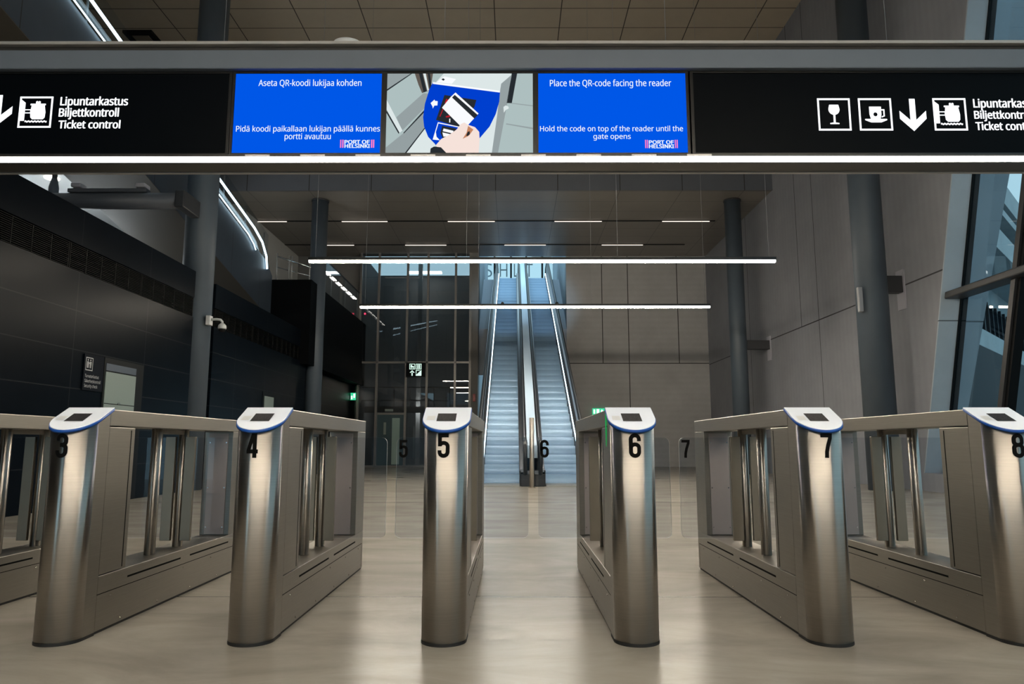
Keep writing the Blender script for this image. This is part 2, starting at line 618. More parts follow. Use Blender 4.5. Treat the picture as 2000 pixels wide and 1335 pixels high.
def add_text(mb, body, x0, x1, z0, z1, fn, bold=0.0, mat=None):
    """fit body between x0..x1, baseline z0, cap height up to z1; fn maps (u, v) to 3-D"""
    if body == '|':
        mb.face([fn(x0, z0), fn(x1, z0), fn(x1, z1), fn(x0, z1)], mat)
        return
    vv, ff = text_geo(body)
    ux0, ux1 = min(v[0] for v in vv), max(v[0] for v in vv)
    capv, _ = text_geo('H')
    ch = max(v[1] for v in capv)
    cb = min(v[1] for v in capv)
    sx = (x1 - x0) / (ux1 - ux0)
    sz = (z1 - z0) / (ch - cb)
    k = mb.mi(mat)
    h = z1 - z0
    # a heavier weight is the same outline struck several times with small shifts
    shifts = [(0, 0)] if not bold else [(bold * h * math.cos(2 * PI * i / 8), 0.45 * bold * h * math.sin(2 * PI * i / 8)) for i in range(8)] + [(0, 0)]
    for du, dv in shifts:
        nv = [mb.bm.verts.new(fn(x0 + du + (v[0] - ux0) * sx, z0 + dv + (v[1] - cb) * sz)) for v in vv]
        for f in ff:
            try:
                q = mb.bm.faces.new([nv[i] for i in f])
                q.material_index = k
            except ValueError:
                pass

# narrow bold numerals drawn as strokes (unit height, half-unit width)
def _arc(cx, cy, rx, ry, a0, a1, n=14):
    return [(cx + rx * math.cos(math.radians(a0 + (a1 - a0) * i / n)), cy + ry * math.sin(math.radians(a0 + (a1 - a0) * i / n))) for i in range(n + 1)]
_q, _L, _R = 0.168, 0.084, 0.420
STROKES = {
    2: [[(_L, 0.70)] + _arc(0.252, 0.75, _q, _q, 180, 0) + [(_R, 0.66), (0.10, 0.12), (0.10, 0.084), (0.47, 0.084)]],
    3: [[(_L, 0.70)] + _arc(0.252, 0.75, _q, _q, 180, 0) + _arc(0.252, 0.66, _q, 0.13, 0, -90), 
        [(0.19, 0.53)] + _arc(0.252, 0.40, _q, 0.13, 90, 0) + _arc(0.252, 0.25, _q, _q, 0, -180) + [(_L, 0.31)]],
    4: [[(0.345, 0.0), (0.345, 1.0)], [(0.285, 0.98), (0.085, 0.30), (0.085, 0.262), (0.48, 0.262)]],
    5: [[(0.46, 0.916), (0.096, 0.916), (0.096, 0.47)], [(0.10, 0.54)] + _arc(0.252, 0.46, _q, 0.15, 140, 0) + _arc(0.252, 0.25, _q, _q, 0, -180) + [(_L, 0.31)]],
    6: [[(_R, 0.68)] + _arc(0.252, 0.75, _q, _q, 0, 180) + _arc(0.252, 0.25, _q, _q, 180, 360) + _arc(0.252, 0.40, _q, 0.15, 0, 180)],
    7: [[(0.03, 0.916), (0.42, 0.916), (0.41, 0.80), (0.31, 0.50), (0.255, 0.25), (0.24, 0.0)]],
    8: [_arc(0.252, 0.40, _q, 0.13, 90, 0) + _arc(0.252, 0.25, _q, _q, 0, -180) + _arc(0.252, 0.40, _q, 0.13, 180, 90),
        _arc(0.252, 0.66, _q * 0.96, 0.13, -90, 0) + _arc(0.252, 0.75, _q * 0.96, _q, 0, 180) + _arc(0.252, 0.66, _q * 0.96, 0.13, 180, 270)],
}
def add_digit(mb, n, u0, v0, h, fn, th=0.163):
    for path in STROKES[n]:
        p = [Vector((a, b)) for a, b in path]
        p = [p[0]] + [b for a, b in zip(p, p[1:]) if (b - a).length > 1e-4]
        l, r = [], []
        for i, q in enumerate(p):
            d0 = (q - p[i - 1]).normalized() if i else None
            d1 = (p[i + 1] - q).normalized() if i < len(p) - 1 else None
            d = ((d0 or d1) + (d1 or d0)).normalized()
            nn = Vector((-d.y, d.x))
            k = th / 2 / max(0.5, nn.dot(Vector((-(d1 or d0).y, (d1 or d0).x))))
            l.append(q + nn * k)
            r.append(q - nn * k)
        for i in range(len(p) - 1):
            mb.face([fn(u0 + a.x * h, v0 + a.y * h) for a in (l[i], r[i], r[i + 1], l[i + 1])])

# icons as outlines in a unit square
def circle(cx, cy, r, n=24, a0=0, a1=2 * PI):
    return [(cx + r * math.cos(a0 + (a1 - a0) * i / n), cy + r * math.sin(a0 + (a1 - a0) * i / n)) for i in range(n + (0 if abs(a1 - a0) > 6.28 else 1))]
def frame_polys(w=0.055):
    return [[(0, 0), (1, 0), (1, w), (0, w)], [(0, 1 - w), (1, 1 - w), (1, 1), (0, 1)], [(0, w), (w, w), (w, 1 - w), (0, 1 - w)], [(1 - w, w), (1, w), (1, 1 - w), (1 - w, 1 - w)]]
def wave(x0, x1, y, amp, n, th):
    k = n * 8
    top = [(x0 + (x1 - x0) * i / k, y + th / 2 + amp * math.sin(2 * PI * n * i / k)) for i in range(k + 1)]
    bot = [(x, yy - th) for x, yy in top]
    return [[top[i], bot[i], bot[i + 1], top[i + 1]] for i in range(k)]
ICON = {
    'arrow': [[(0.39, 1), (0.61, 1), (0.61, 0.36), (0.5, 0.2), (0.39, 0.36)],
              [(0, 0.63), (0, 0.38), (0.5, 0), (0.5, 0.26), ],
              [(1, 0.63), (0.5, 0.26), (0.5, 0), (1, 0.38)]],
    'ship': frame_polys() + [[(0.055, 0.22), (0.18, 0.22), (0.18, 0.80), (0.055, 0.90)],
             [(0.18, 0.46), (0.36, 0.46), (0.36, 0.49), (0.18, 0.49)], [(0.18, 0.56), (0.36, 0.56), (0.36, 0.59), (0.18, 0.59)],
             [(0.34, 0.46), (0.36, 0.46), (0.36, 0.59), (0.34, 0.59)],
             [(0.42, 0.27), (0.74, 0.27), (0.79, 0.33), (0.80, 0.50), (0.76, 0.72), (0.37, 0.72), (0.34, 0.50), (0.36, 0.33)],
             [(0.33, 0.72), (0.79, 0.72), (0.79, 0.77), (0.33, 0.77)], [(0.49, 0.77), (0.63, 0.77), (0.63, 0.84), (0.59, 0.86), (0.56, 0.83), (0.53, 0.86), (0.49, 0.84)]]
            + wave(0.20, 0.86, 0.20, 0.012, 7, 0.05),
    'wine': frame_polys() + [[(0.36, 0.80), (0.64, 0.80)] + circle(0.5, 0.655, 0.17, 20, 0.35, -PI - 0.35),
             [(0.47, 0.24), (0.53, 0.24), (0.53, 0.50), (0.47, 0.50)], [(0.36, 0.20), (0.64, 0.20), (0.64, 0.235), (0.53, 0.25), (0.47, 0.25), (0.36, 0.235)]],
    'cup': frame_polys() + [
             [(0.32, 0.74), (0.32, 0.50)] + circle(0.50, 0.50, 0.062, 14, PI, 0) + [(0.68, 0.50), (0.68, 0.74)],
             [(0.32, 0.50), (0.36, 0.34), (0.64, 0.34), (0.68, 0.50)] + circle(0.50, 0.50, 0.062, 14, 0, -PI),
             [(0.68, 0.66), (0.78, 0.66), (0.78, 0.44), (0.68, 0.40), (0.68, 0.44), (0.74, 0.46), (0.74, 0.62), (0.68, 0.62)],
             [(0.18, 0.36), (0.84, 0.36), (0.84, 0.32), (0.66, 0.25), (0.36, 0.25), (0.18, 0.32)]],
    'up': [[(0.40, 0), (0.60, 0), (0.60, 0.55), (0.40, 0.55)], [(0.05, 0.55), (0.30, 0.55), (0.5, 0.75), (0.70, 0.55), (0.95, 0.55), (0.5, 1.0)]],
    'lift': frame_polys(0.10) + [[(0.25, 0.15), (0.45, 0.15), (0.45, 0.85), (0.25, 0.85)], [(0.55, 0.15), (0.75, 0.15), (0.75, 0.85), (0.55, 0.85)]],
    'stroller': frame_polys(0.10) + [circle(0.32, 0.24, 0.09), circle(0.68, 0.24, 0.09), [(0.2, 0.36), (0.8, 0.36), (0.8, 0.58), (0.2, 0.58)], [(0.2, 0.58), (0.5, 0.58), (0.42, 0.84), (0.2, 0.74)]],
    'stairs': [[(0, 0), (1, 0), (1, 1), (0.86, 1), (0.86, 0.86), (0.72, 0.86), (0.72, 0.72), (0.58, 0.72), (0.58, 0.58), (0.44, 0.58), (0.44, 0.44), (0.30, 0.44), (0.30, 0.30), (0, 0.30)], [(0, 0.4), (0.12, 0.4), (0.12, 1), (0, 1)], [(0.12, 0.9), (0.7, 0.9), (0.7, 1), (0.12, 1)]],
    'guard': frame_polys(0.06) + [circle(0.30, 0.80, 0.07), circle(0.66, 0.80, 0.07), [(0.20, 0.20), (0.28, 0.20), (0.28, 0.70), (0.18, 0.68), (0.18, 0.45)], [(0.31, 0.20), (0.40, 0.20), (0.42, 0.66), (0.31, 0.70)],
              [(0.58, 0.20), (0.64, 0.20), (0.64, 0.70), (0.50, 0.62), (0.46, 0.52), (0.56, 0.50)], [(0.68, 0.20), (0.76, 0.20), (0.80, 0.68), (0.68, 0.70)]],
}
def add_icon(mb, key, x0, x1, z0, z1, fn, mat=None):
    for poly in ICON[key]:
        mb.face([fn(x0 + u * (x1 - x0), z0 + v * (z1 - z0)) for u, v in poly], mat)

# ================================================================== SETTING
XB = -5.85      # face of the black cladding
XR = 7.38       # face of the right concrete wall
YR = 27.0       # rear wall
struct(MB().box(-14, 9.0, -9.0, 36.5, -0.3, 0.0).build('floor', 'polished_concrete'), 'polished grey concrete floor of the hall', 'floor')
struct(MB().box(-14, 7.8, -9.0, 19.75, 12.10, 12.3).build('ceiling', 'ceiling_tan'), 'high tan panelled ceiling above the sign gantry', 'ceiling')
# lower soffit with its front fascia
s = MB()
s.box(-14, XR, 19.75, YR + 0.02, 8.0, 8.25)
o = s.build('ceiling_lower', 'soffit_metal')
struct(o, 'lower grey panelled soffit before the escalators', 'ceiling')
struct(MB().box(-14, XR, 19.70, 19.745, 7.99, 12.1).build('trim_1', 'fascia_metal'), 'blue-grey metal fascia panels along the edge of the lower soffit', 'fascia')

# right wall with the raked window edge: wall part beyond the window, strips above and below
def edgeY(z):
    return 13.22 - 0.305 * z
w = MB()
w.prism([(edgeY(0.32), 0.32), (edgeY(8.2), 8.2), (edgeY(8.2), 12.1), (YR, 12.1), (YR, 0.0), (edgeY(0.32), 0.0)], 0, XR, XR + 0.36)
w.box(XR, XR + 0.36, -4.5, edgeY(8.2), 8.2, 12.1)
w.box(XR, XR + 0.36, -9.0, -4.5, 0.0, 12.1)
w.box(XR, XR + 0.36, -4.5, edgeY(0.32), 0.0, 0.32)
struct(w.build('wall_right', 'concrete_right'), 'board-marked grey concrete wall on the right', 'wall')
# rear wall around the escalator opening
w = MB()
w.box(2.02, XR + 0.3, YR, YR + 0.4, 0, 8.0)
struct(w.build('wall_rear', 'concrete_rear'), 'grey concrete wall right of the escalators with the exit sign', 'wall')
w = MB()
w.box(-1.62, -1.32, YR - 0.5, YR + 0.4, 0, 8.0)
struct(w.build('wall_pier', 'concrete_plain'), 'narrow concrete pier between glass lift and escalators', 'wall')
struct(MB().box(-14, -5.82, YR, YR + 0.3, 0, 8.0).build('wall_rear_left', 'concrete_plain'), 'grey wall behind the balcony at the back left', 'wall')
struct(MB().box(-8.6, -8.3, 20.9, YR, 5.2, 8.0).build('wall_balcony', 'pale_wall'), 'pale wall behind the lit balcony handrail', 'wall')
# black clad box along the left, three lengths with gaps for the two columns
w = MB()
w.box(-13.8, XB, -1.0, 12.93, 0.0, 3.13)
w.box(-13.8, XB - 0.05, -1.0, 12.93, 3.13, 3.49)
w.box(-13.8, XB, -1.0, 12.93, 3.49, 3.98)
w.box(-13.8, XB - 0.75, 12.93, 13.85, 0.0, 3.98)
w.box(-13.8, XB, 13.85, 20.15, 0.0, 3.10)
w.box(-13.8, XB - 0.05, 13.85, 20.15, 3.10, 3.47)
w.box(-13.8, XB, 13.85, 20.15, 3.47, 3.95)
w.box(-13.8, XB - 0.7, 20.15, 21.0, 0.0, 3.95)
w.box(-13.8, XB - 0.1, 21.0, YR, 0.0, 3.2)
struct(w.build('wall_left', 'black_cladding'), 'low black clad wall along the left side', 'wall')
w = MB()
w.box(-8.3, -5.62, 19.55, 20.15, 3.0, 5.36)
w.box(-8.3, -6.3, 20.15, 21.0, 3.0, 5.36)
w.box(-8.3, -5.62, 21.0, YR, 3.0, 5.33)
struct(w.build('wall_balcony_front', 'black_block'), 'black boxed balcony front above the left wall', 'wall')
# far left outer wall and the entrance front behind the camera
struct(MB().box(-14.2, -13.8, -9.0, YR, 0, 12.1).build('wall_far_left', 'tan_plain'), 'dark wall beyond the ramp on the far left', 'wall')
w = MB()
w.box(-5.85, XR + 0.36, -9.3, -9.0, 5.2, 12.1)
w.box(-14, -9.2, -9.3, -9.0, 0, 12.1)
w.box(-9.2, -6.9, -9.3, -9.0, 5.2, 12.1)
w.box(-6.9, -5.85, -9.3, -9.0, 0, 12.1)
struct(w.build('wall_front', 'concrete_plain'), 'concrete wall above the entrance glazing', 'wall')
t = thing('window_2', 'entrance glazing with dark mullions', 'window', (0, -9.0, 0), kind='structure')
for i in range(7):
    x = -5.8 + i * 2.18
    MB().box(x - 0.06, x + 0.06, -9.2, -9.05, 0, 5.2).build('mullion', 'frame_dark', t)
MB().box(-5.85, XR, -9.2, -9.05, 2.3, 2.42).build('transom', 'frame_dark', t)
MB().box(-5.85, XR, -9.135, -9.125, 0, 5.2).build('pane', 'entrance_glass', t)

# louvre strip in the black wall
def louver(y0, y1, z0, z1, label):
    t = thing('vent_louver', label, 'vent', (XB - 0.04, y0, z0), 'louvre strips of the black wall')
    n = int((z1 - z0) / 0.024)
    mb = MB()
    for i in range(n):
        z = z0 + (i + 0.5) * (z1 - z0) / n
        mb.box(XB - 0.049, XB - 0.012, y0 + 0.01, y1 - 0.01, z - 0.004, z + 0.004)
    mb.build('slat', 'louver_black', t)
    k = int(round((y1 - y0) / 0.37))
    for i in range(k + 1):
        y = y0 + 0.012 + (y1 - y0 - 0.024) * i / k
        MB().box(XB - 0.049, XB - 0.008, y - 0.006, y + 0.006, z0 + 0.004, z1 - 0.004).build('upright', 'louver_upright', t)
for i in range(3):
    y0 = 12.93 - 1.85 * (i + 1)
    louver(y0, y0 + 1.84, 3.135, 3.485, ['dark louvre strip ending beside the grey column with the camera', 'dark louvre strip above the security check sign', 'dark louvre strip nearest the left edge of the picture'][i])
for i in range(3):
    louver(13.9 + i * 2.07, 13.9 + (i + 1) * 2.07 - 0.02, 3.105, 3.465, ['dark louvre strip just behind the dome camera', 'dark louvre strip midway between the two left columns', 'dark louvre strip under the black balcony block'][i])

# columns
def column(x, y, r, h, label):
    t = thing('column', label, 'column', (x, y, 0), 'round grey columns', 'thing')
    MB().cyl((x, y, 0.0), (x, y, h), r, n=48).build('shaft', 'column_paint', t)
    MB().cyl((x, y, h - 0.04), (x, y, h), r + 0.02, n=48).build('collar', 'bracket_dark', t)
    return t
column(-6.03, 13.42, 0.285, 12.095, 'round grey column carrying the dome camera')
cR = column(6.80, 13.42, 0.285, 12.095, 'round grey column braced to the wall by the window')
column(-5.74, 20.58, 0.235, 7.995, 'round grey column in the notch of the black balcony block')
cF = column(6.49, 20.58, 0.235, 7.995, 'round grey column beyond the pendant bars on the right')
for c, x0, y, z0, z1 in ((cR, 7.06, 13.42, 3.67, 3.99), (cF, 6.70, 20.58, 3.53, 3.79)):
    b = MB().box(x0, XR - 0.015, y - 0.09, y + 0.09, z0, z1, 0.01).build('brace', 'bracket_dark', c)
    MB().box(XR - 0.02, XR - 0.001, y - 0.14, y + 0.14, z0 - 0.32, z1 + 0.12).build('plate', 'plate_grey', b)
MB().box(6.44, 6.52, 13.18, 13.26, 3.27, 3.74, 0.01).build('sensor_strip', 'sensor_grey', cR)

# ================================================================== WINDOW ON THE RIGHT
XW = 7.80
t = thing('window_1', 'tall raked window with dark frame on the right', 'window', (XW, 5.0, 0.32), kind='structure')
def rake(mb, y_off0, y_off1, x0, x1, z0, z1, mat=None, k=0.305, base=13.22):
    def Y(z, o):
        return base - k * z - o
    mb.hexa([(x0, Y(z0, y_off1), z0), (x1, Y(z0, y_off1), z0), (x1, Y(z0, y_off0), z0), (x0, Y(z0, y_off0), z0),
             (x0, Y(z1, y_off1), z1), (x1, Y(z1, y_off1), z1), (x1, Y(z1, y_off0), z1), (x0, Y(z1, y_off0), z1)], mat)
    return mb
rake(MB(), -0.12, 0.02, XR + 0.33, XR + 0.46, 0.32, 8.2).build('jamb', 'frame_dark', t)
for off in (1.5, 4.05, 6.6, 9.15, 11.7):
    mu = rake(MB(), off, off + 0.10, XW - 0.24, XW - 0.02, 0.32, 8.2).build('mullion', 'frame_grey', t)
    rake(MB(), off + 0.10, off + 0.17, XW - 0.20, XW - 0.06, 0.32, 8.2).build('gasket', 'frame_dark', mu)
MB().box(XW - 0.36, XW - 0.02, -4.5, edgeY(3.38) + 0.15, 3.31, 3.43, 0.02).build('transom', 'frame_grey', t)
MB().box(XW - 0.10, XW - 0.02, -4.5, edgeY(0.32), 0.32, 0.42).build('sill', 'frame_dark', t)
p = MB()
p.prism([(-4.5, 0.32), (edgeY(0.32), 0.32), (edgeY(8.2), 8.2), (-4.5, 8.2)], 0, XW - 0.065, XW - 0.055)
p.build('pane', 'window_glass', t)
# concrete reveal: inside the frame and outside it
rv = rake(MB(), -0.03, 0.001, XR - 0.001, XR + 0.34, 0.32, 8.2)
struct(rv.build('trim_2', 'reveal_concrete'), 'pale blue-grey concrete reveal beside the window', 'reveal')
mb = MB()
def Yo(z):
    return edgeY(z) + 0.1
mb.hexa([(XR + 0.45, Yo(0.3), 0.3), (XR + 0.63, Yo(0.3), 0.3), (XR + 0.64, Yo(0.3) + 1.5, 0.3), (XR + 0.45, Yo(0.3) + 1.5, 0.3),
         (XR + 0.45, Yo(8.2), 8.2), (XR + 1.245, Yo(8.2), 8.2), (XR + 1.25, Yo(8.2) + 1.5, 8.2), (XR + 0.45, Yo(8.2) + 1.5, 8.2)])
struct(mb.build('trim_3', 'reveal_concrete'), 'outer concrete fin seen through the window glass', 'reveal')

# terminal wing outside, its facade running away to the right at 43 degrees
t = thing('terminal_wing', 'concrete wing with a roof band and window strip outside the glass', 'building', (13.0, 19.5, 0))
fd = Vector((0.68, 0.73, 0)).normalized()
fn_ = Vector((0.73, -0.68, 0)).normalized()       # towards the viewer's side
F0 = Vector((13.0, 19.5, 0))
def wing(mb, s0, s1, d0, d1, z0, z1, mat=None):
    c = []
    for z in (z0, z1):
        for s_, d_ in ((s0, d0), (s1, d0), (s1, d1), (s0, d1)):
            q = F0 + fd * s_ - fn_ * d_
            c.append((q.x, q.y, z))
    return mb.hexa(c, mat)
wing(MB(), -1.5, 60, 0.0, 4, 8.75, 9.55).build('roof_band', 'out_concrete', t)
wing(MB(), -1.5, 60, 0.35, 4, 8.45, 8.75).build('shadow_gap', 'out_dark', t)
wing(MB(), -1.5, 60, 0.0, 4, 8.20, 8.45).build('canopy_edge', 'out_concrete', t)
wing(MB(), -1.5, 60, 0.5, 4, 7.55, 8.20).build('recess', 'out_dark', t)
wing(MB(), -1.5, 60, 0.0, 4, 6.80, 7.55).build('slab_band', 'out_concrete', t)
wing(MB(), -1.5, 60, 1.4, 4, 6.0, 6.80).build('soffit_band', 'out_concrete', t)
wing(MB(), -1.5, 60, 1.4, 1.5, 4.55, 6.0).build('window_strip', 'rail_glass', t)
for i in range(40):
    wing(MB(), -1 + i * 0.85, -0.93 + i * 0.85, 1.3, 1.4, 4.5, 6.1).build('window_bar', 'out_dark', t)
wing(MB(), -1.5, 60, 0.9, 4, 4.0, 4.6).build('sill_band', 'out_concrete', t)
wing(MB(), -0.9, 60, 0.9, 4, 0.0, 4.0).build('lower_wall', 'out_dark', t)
struct(MB().box(9.0, 60, -30, 60, -0.35, -0.02).build('ground', 'out_ground'), 'grey paved ground outside the window', 'ground')

# ================================================================== TICKET GATES
R0 = 0.0955
YN = 3.21          # centre of the rounded nose
def ucap(n=28):
    return [(R0 * math.cos(PI + PI * i / n), R0 * math.sin(PI + PI * i / n)) for i in range(n + 1)]
def zcut(y):       # slanted top of the nose (local y from nose centre)
    return 0.885 + (y + 0.0955) * 0.50
PITCH, X5 = 0.82, -0.297
def gx(n):
    return X5 + (n - 5) * PITCH
GATE_LABEL = 'stainless steel ticket gate post and cabinet numbered %d'
YB0, YE = 0.088, 1.80      # cabinet start and end, local
G0 = None
def make_gate(x, label):
    L = (x, YN, 0)
    t = thing('ticket_gate', label, 'ticket gate', L, 'row of ticket gates')
    def B():
        return MB()
    def fin(mb, name, mat, parent=None, lab=None):
        bmesh.ops.translate(mb.bm, verts=mb.bm.verts, vec=Vector(L))
        return mb.build(name, mat, parent or t, lab)
    HW = 0.0942
    # rounded nose with slanted top
    b = B()
    b.mi('nose_steel')
    outl = [(-R0, YB0)] + ucap() + [(R0, YB0)]
    lo = [b.bm.verts.new((px, py, 0.012)) for px, py in outl]
    hi = [b.bm.verts.new((px, py, min(zcut(py), 0.972))) for px, py in outl]
    for i in range(len(outl) - 1):
        f = b.bm.faces.new((lo[i], lo[i + 1], hi[i + 1], hi[i]))
        f.smooth = 0 < i < len(outl) - 2
        f.material_index = b.mi('nose_steel' if f.smooth else 'flat_steel')
    b.bm.faces.new(hi)
    b.bm.faces.new(lo[::-1])
    b.bm.faces.new((lo[-1], lo[0], hi[0], hi[-1]))
    nose = fin(b, 'nose_post', 'nose_steel')
    b = B()
    o2 = [(px * 1.015, py * 1.015 if py < 0 else py) for px, py in outl]
    b.prism(o2, 2, 0.0, 0.0125)
    fin(b, 'base_trim', 'black_rubber', nose)
    # reader cap on the slant
    def slab(scale, z_add0, z_add1, y_add=0.0, ext=0.012):
        b = B()
        o = [(-R0 * scale, YB0 + ext)] + [(px * scale, py * scale + y_add) for px, py in ucap()] + [(R0 * scale, YB0 + ext)]
        lo = [b.bm.verts.new((px, py, zcut(py) + z_add0)) for px, py in o]
        hi = [b.bm.verts.new((px, py, zcut(py) + z_add1)) for px, py in o]
        b.bm.faces.new(hi)
        b.bm.faces.new(lo[::-1])
        n = len(o)
        for i in range(n):
            f = b.bm.faces.new((lo[i], lo[(i + 1) % n], hi[(i + 1) % n], hi[i]))
            f.smooth = True
        return b
    cap = fin(slab(1.09, 0.001, 0.014), 'reader_cap', 'reader_plastic')
    fin(slab(1.115, -0.002, 0.010, ext=0.011), 'reader_rim', 'reader_rim', cap)
    b = B()
    b.face([(px, py, zcut(py) + 0.0152) for px, py in ((-0.042, -0.035), (0.042, -0.035), (0.042, 0.038), (-0.042, 0.038))])
    fin(b, 'reader_window', 'reader_window', cap)
    b = B()
    b.face([(px, py, zcut(py) + 0.0150) for px, py in ((-0.088, -0.025), (-0.052, -0.025), (-0.050, 0.015), (-0.086, 0.015))])
    fin(b, 'reader_sticker', 'white_plastic', cap)
    # base cabinet, pylons and top rail
    b = B()
    b.box(-HW, HW, YB0 + 0.0035, YE, 0.012, 0.250, 0.003)
    base = fin(b, 'base_cabinet', 'flat_steel')
    fin(B().box(-HW + 0.006, HW - 0.006, YB0, YE - 0.006, 0.0, 0.012), 'plinth', 'black_rubber', base)
    b = B()
    for sd in (-1, 1):
        xx = sd * (HW + 0.0004)
        for y0, y1 in ((0.34, 0.895), (1.01, 1.565)):
            b.box(min(xx, xx - sd * 0.003), max(xx, xx - sd * 0.003), y0, y1, 0.202, 0.211)
    fin(b, 'vent_slot', 'slot_black', base)
    b = B()
    for sd in (-1, 1):
        xx = sd * (HW + 0.0003)
        b.box(min(xx, xx - sd * 0.003), max(xx, xx - sd * 0.003), YB0 + 0.004, YE - 0.03, 0.168, 0.1715)
        b.box(min(xx, xx - sd * 0.003), max(xx, xx - sd * 0.003), YE - 0.033, YE - 0.03, 0.012, 0.170)
    fin(b, 'panel_gap', 'slot_black', base)
    for sd in (-1, 1):
        for y in (0.20, 0.55, 0.93, 1.30, 1.66):
            for z in (0.150, 0.030):
                yy = y + (0.1 if z < 0.1 else 0)
                fin(B().cyl((sd * HW, yy, z), (sd * (HW + 0.002), yy, z), 0.0042, n=10), 'screw', 'screw_steel', base)
    b = B()
    b.box(-HW, HW, YB0 + 0.0035, 0.318, 0.254, 0.908, 0.003)
    py_ = fin(b, 'front_pylon', 'flat_steel')
    b = B()
    for sd in (-1, 1):
        xx = sd * (HW + 0.0004)
        b.box(min(xx, xx - sd * 0.003), max(xx, xx - sd * 0.003), 0.279, 0.286, 0.262, 0.895)
    fin(b, 'pylon_slot', 'slot_black', py_)
    b = B()
    b.box(-HW, HW, 1.56, YE, 0.250, 0.912, 0.003)
    rp = fin(b, 'rear_pylon', 'flat_steel')
    fin(B().box(-0.062, 0.062, 1.554, 1.5605, 0.256, 0.900), 'inspection_plate', 'pale_panel', rp)
    for sx in (-1, 1):
        for z in (0.30, 0.55, 0.84):
            fin(B().cyl((sx * 0.053, 1.5545, z), (sx * 0.053, 1.5515, z), 0.004, n=10), 'screw', 'screw_steel', rp)
    b = B()
    b.box(-HW, HW, YB0 + 0.0035, YE, 0.912, 0.988, 0.004)
    fin(b, 'top_rail', 'flat_steel')
    # the two hinge tubes and glass blades
    for y in (0.73, 1.05):
        fin(B().cyl((0, y, 0.250), (0, y, 0.912), 0.0275, n=32), 'hinge_tube', 'tube_steel')
    for sd in (-1, 1):
        y = 1.02
        b = B()
        x0, x1, z0, z1, r = 0.035, PITCH / 2 - 0.028, 0.300, 0.868, 0.03
        pr = [(x0, z0)] + [(x1 - r + r * math.cos(a), z0 + r + r * math.sin(a)) for a in (-PI / 2, -PI / 3, -PI / 6, 0)] + \
             [(x1 - r + r * math.cos(a), z1 - r + r * math.sin(a)) for a in (0, PI / 6, PI / 3, PI / 2)] + [(x0, z1)]
        pr = [(sd * px, pz) for px, pz in pr]
        b.face([(px, y, pz) for px, pz in pr])
        bl = fin(b, 'glass_blade', 'blade_glass')
        b = B()
        n = len(pr)
        for i in range(n - 1):
            p0, p1 = pr[i], pr[i + 1]
            b.face([(p0[0], y - 0.005, p0[1]), (p1[0], y - 0.005, p1[1]), (p1[0], y + 0.005, p1[1]), (p0[0], y + 0.005, p0[1])])
        fin(b, 'glass_edge', 'glass_edge', bl)
        fin(B().box(min(sd * 0.028, sd * 0.086), max(sd * 0.028, sd * 0.086), y - 0.011, y + 0.011, 0.285, 0.873, 0.002), 'blade_clamp', 'inner_steel', bl)
    fin(B().box(-0.012, 0.012, 0.73, 1.05, 0.885, 0.910), 'hinge_bar', 'inner_steel')
    return t

DIG = ''
def gate_digits(t, n):
    """digit on the nose (wrapped round it) and, for 5 to 7 and the others alike, on the right-hand blade of its lane"""
    x = t.location.x
    mb = MB()
    add_digit(mb, n, -0.0262, 0.0, 0.104, lambda u, v: (u, 0, v))
    # cut into strips so it can bend
    for k in range(1, 10):
        xx = -0.026 + 0.052 * k / 10
        bmesh.ops.bisect_plane(mb.bm, geom=mb.bm.verts[:] + mb.bm.edges[:] + mb.bm.faces[:], plane_co=(xx, 0, 0), plane_no=(1, 0, 0))
    for v in mb.bm.verts:
        a = (v.co.x - 0.003) / R0
        v.co = Vector((x + (R0 + 0.0008) * math.sin(a), YN - (R0 + 0.0008) * math.cos(a), 0.772 + v.co.z))
    nose = [c for c in t.children if c.name.startswith('nose_post')][0]
    mb.build('number', 'vinyl_black', nose)
    mb = MB()
    xl = x - PITCH / 2 + 0.028 + 0.012
    add_digit(mb, n, xl, 0.752, 0.104, lambda u, v: (u, YN + 1.02 - 0.001, v), th=0.15)
    bl = [c for c in t.children if c.name.startswith('glass_blade')]
    bl = sorted(bl, key=lambda c: sum(v.co.x for v in c.data.vertices))[0]
    mb.build('number', 'vinyl_black', bl)

labs = {2: 'stainless ticket gate cabinet cut off by the left edge, left of gate 3',
        3: 'stainless ticket gate numbered 3', 4: 'stainless ticket gate numbered 4', 5: 'stainless ticket gate numbered 5 before the lift',
        6: 'stainless ticket gate numbered 6 with green glint, right of the escalator', 7: 'stainless ticket gate numbered 7',
        8: 'stainless ticket gate numbered 8 at the right edge'}
g0 = make_gate(gx(2), labs[2])
gates = {2: g0}
for n in range(3, 9):
    gates[n] = dup(g0, (gx(n), YN, 0), labs[n])
for n, g in gates.items():
    gate_digits(g, n)
# green reflection on the side of gate 6, painted as a glowing face
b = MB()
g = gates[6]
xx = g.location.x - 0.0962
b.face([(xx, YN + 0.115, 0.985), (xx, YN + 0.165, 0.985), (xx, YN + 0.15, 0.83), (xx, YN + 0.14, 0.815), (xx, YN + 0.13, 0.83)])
b.build('painted_glint', 'glint_green', g, 'painted green reflection')

# ================================================================== SIGN GANTRY
YG = 4.5
XG0, XG1 = -4.3, 4.6
t = thing('sign_gantry', 'long grey overhead beam carrying the signs and screens', 'sign gantry', (0, YG, 2.58))
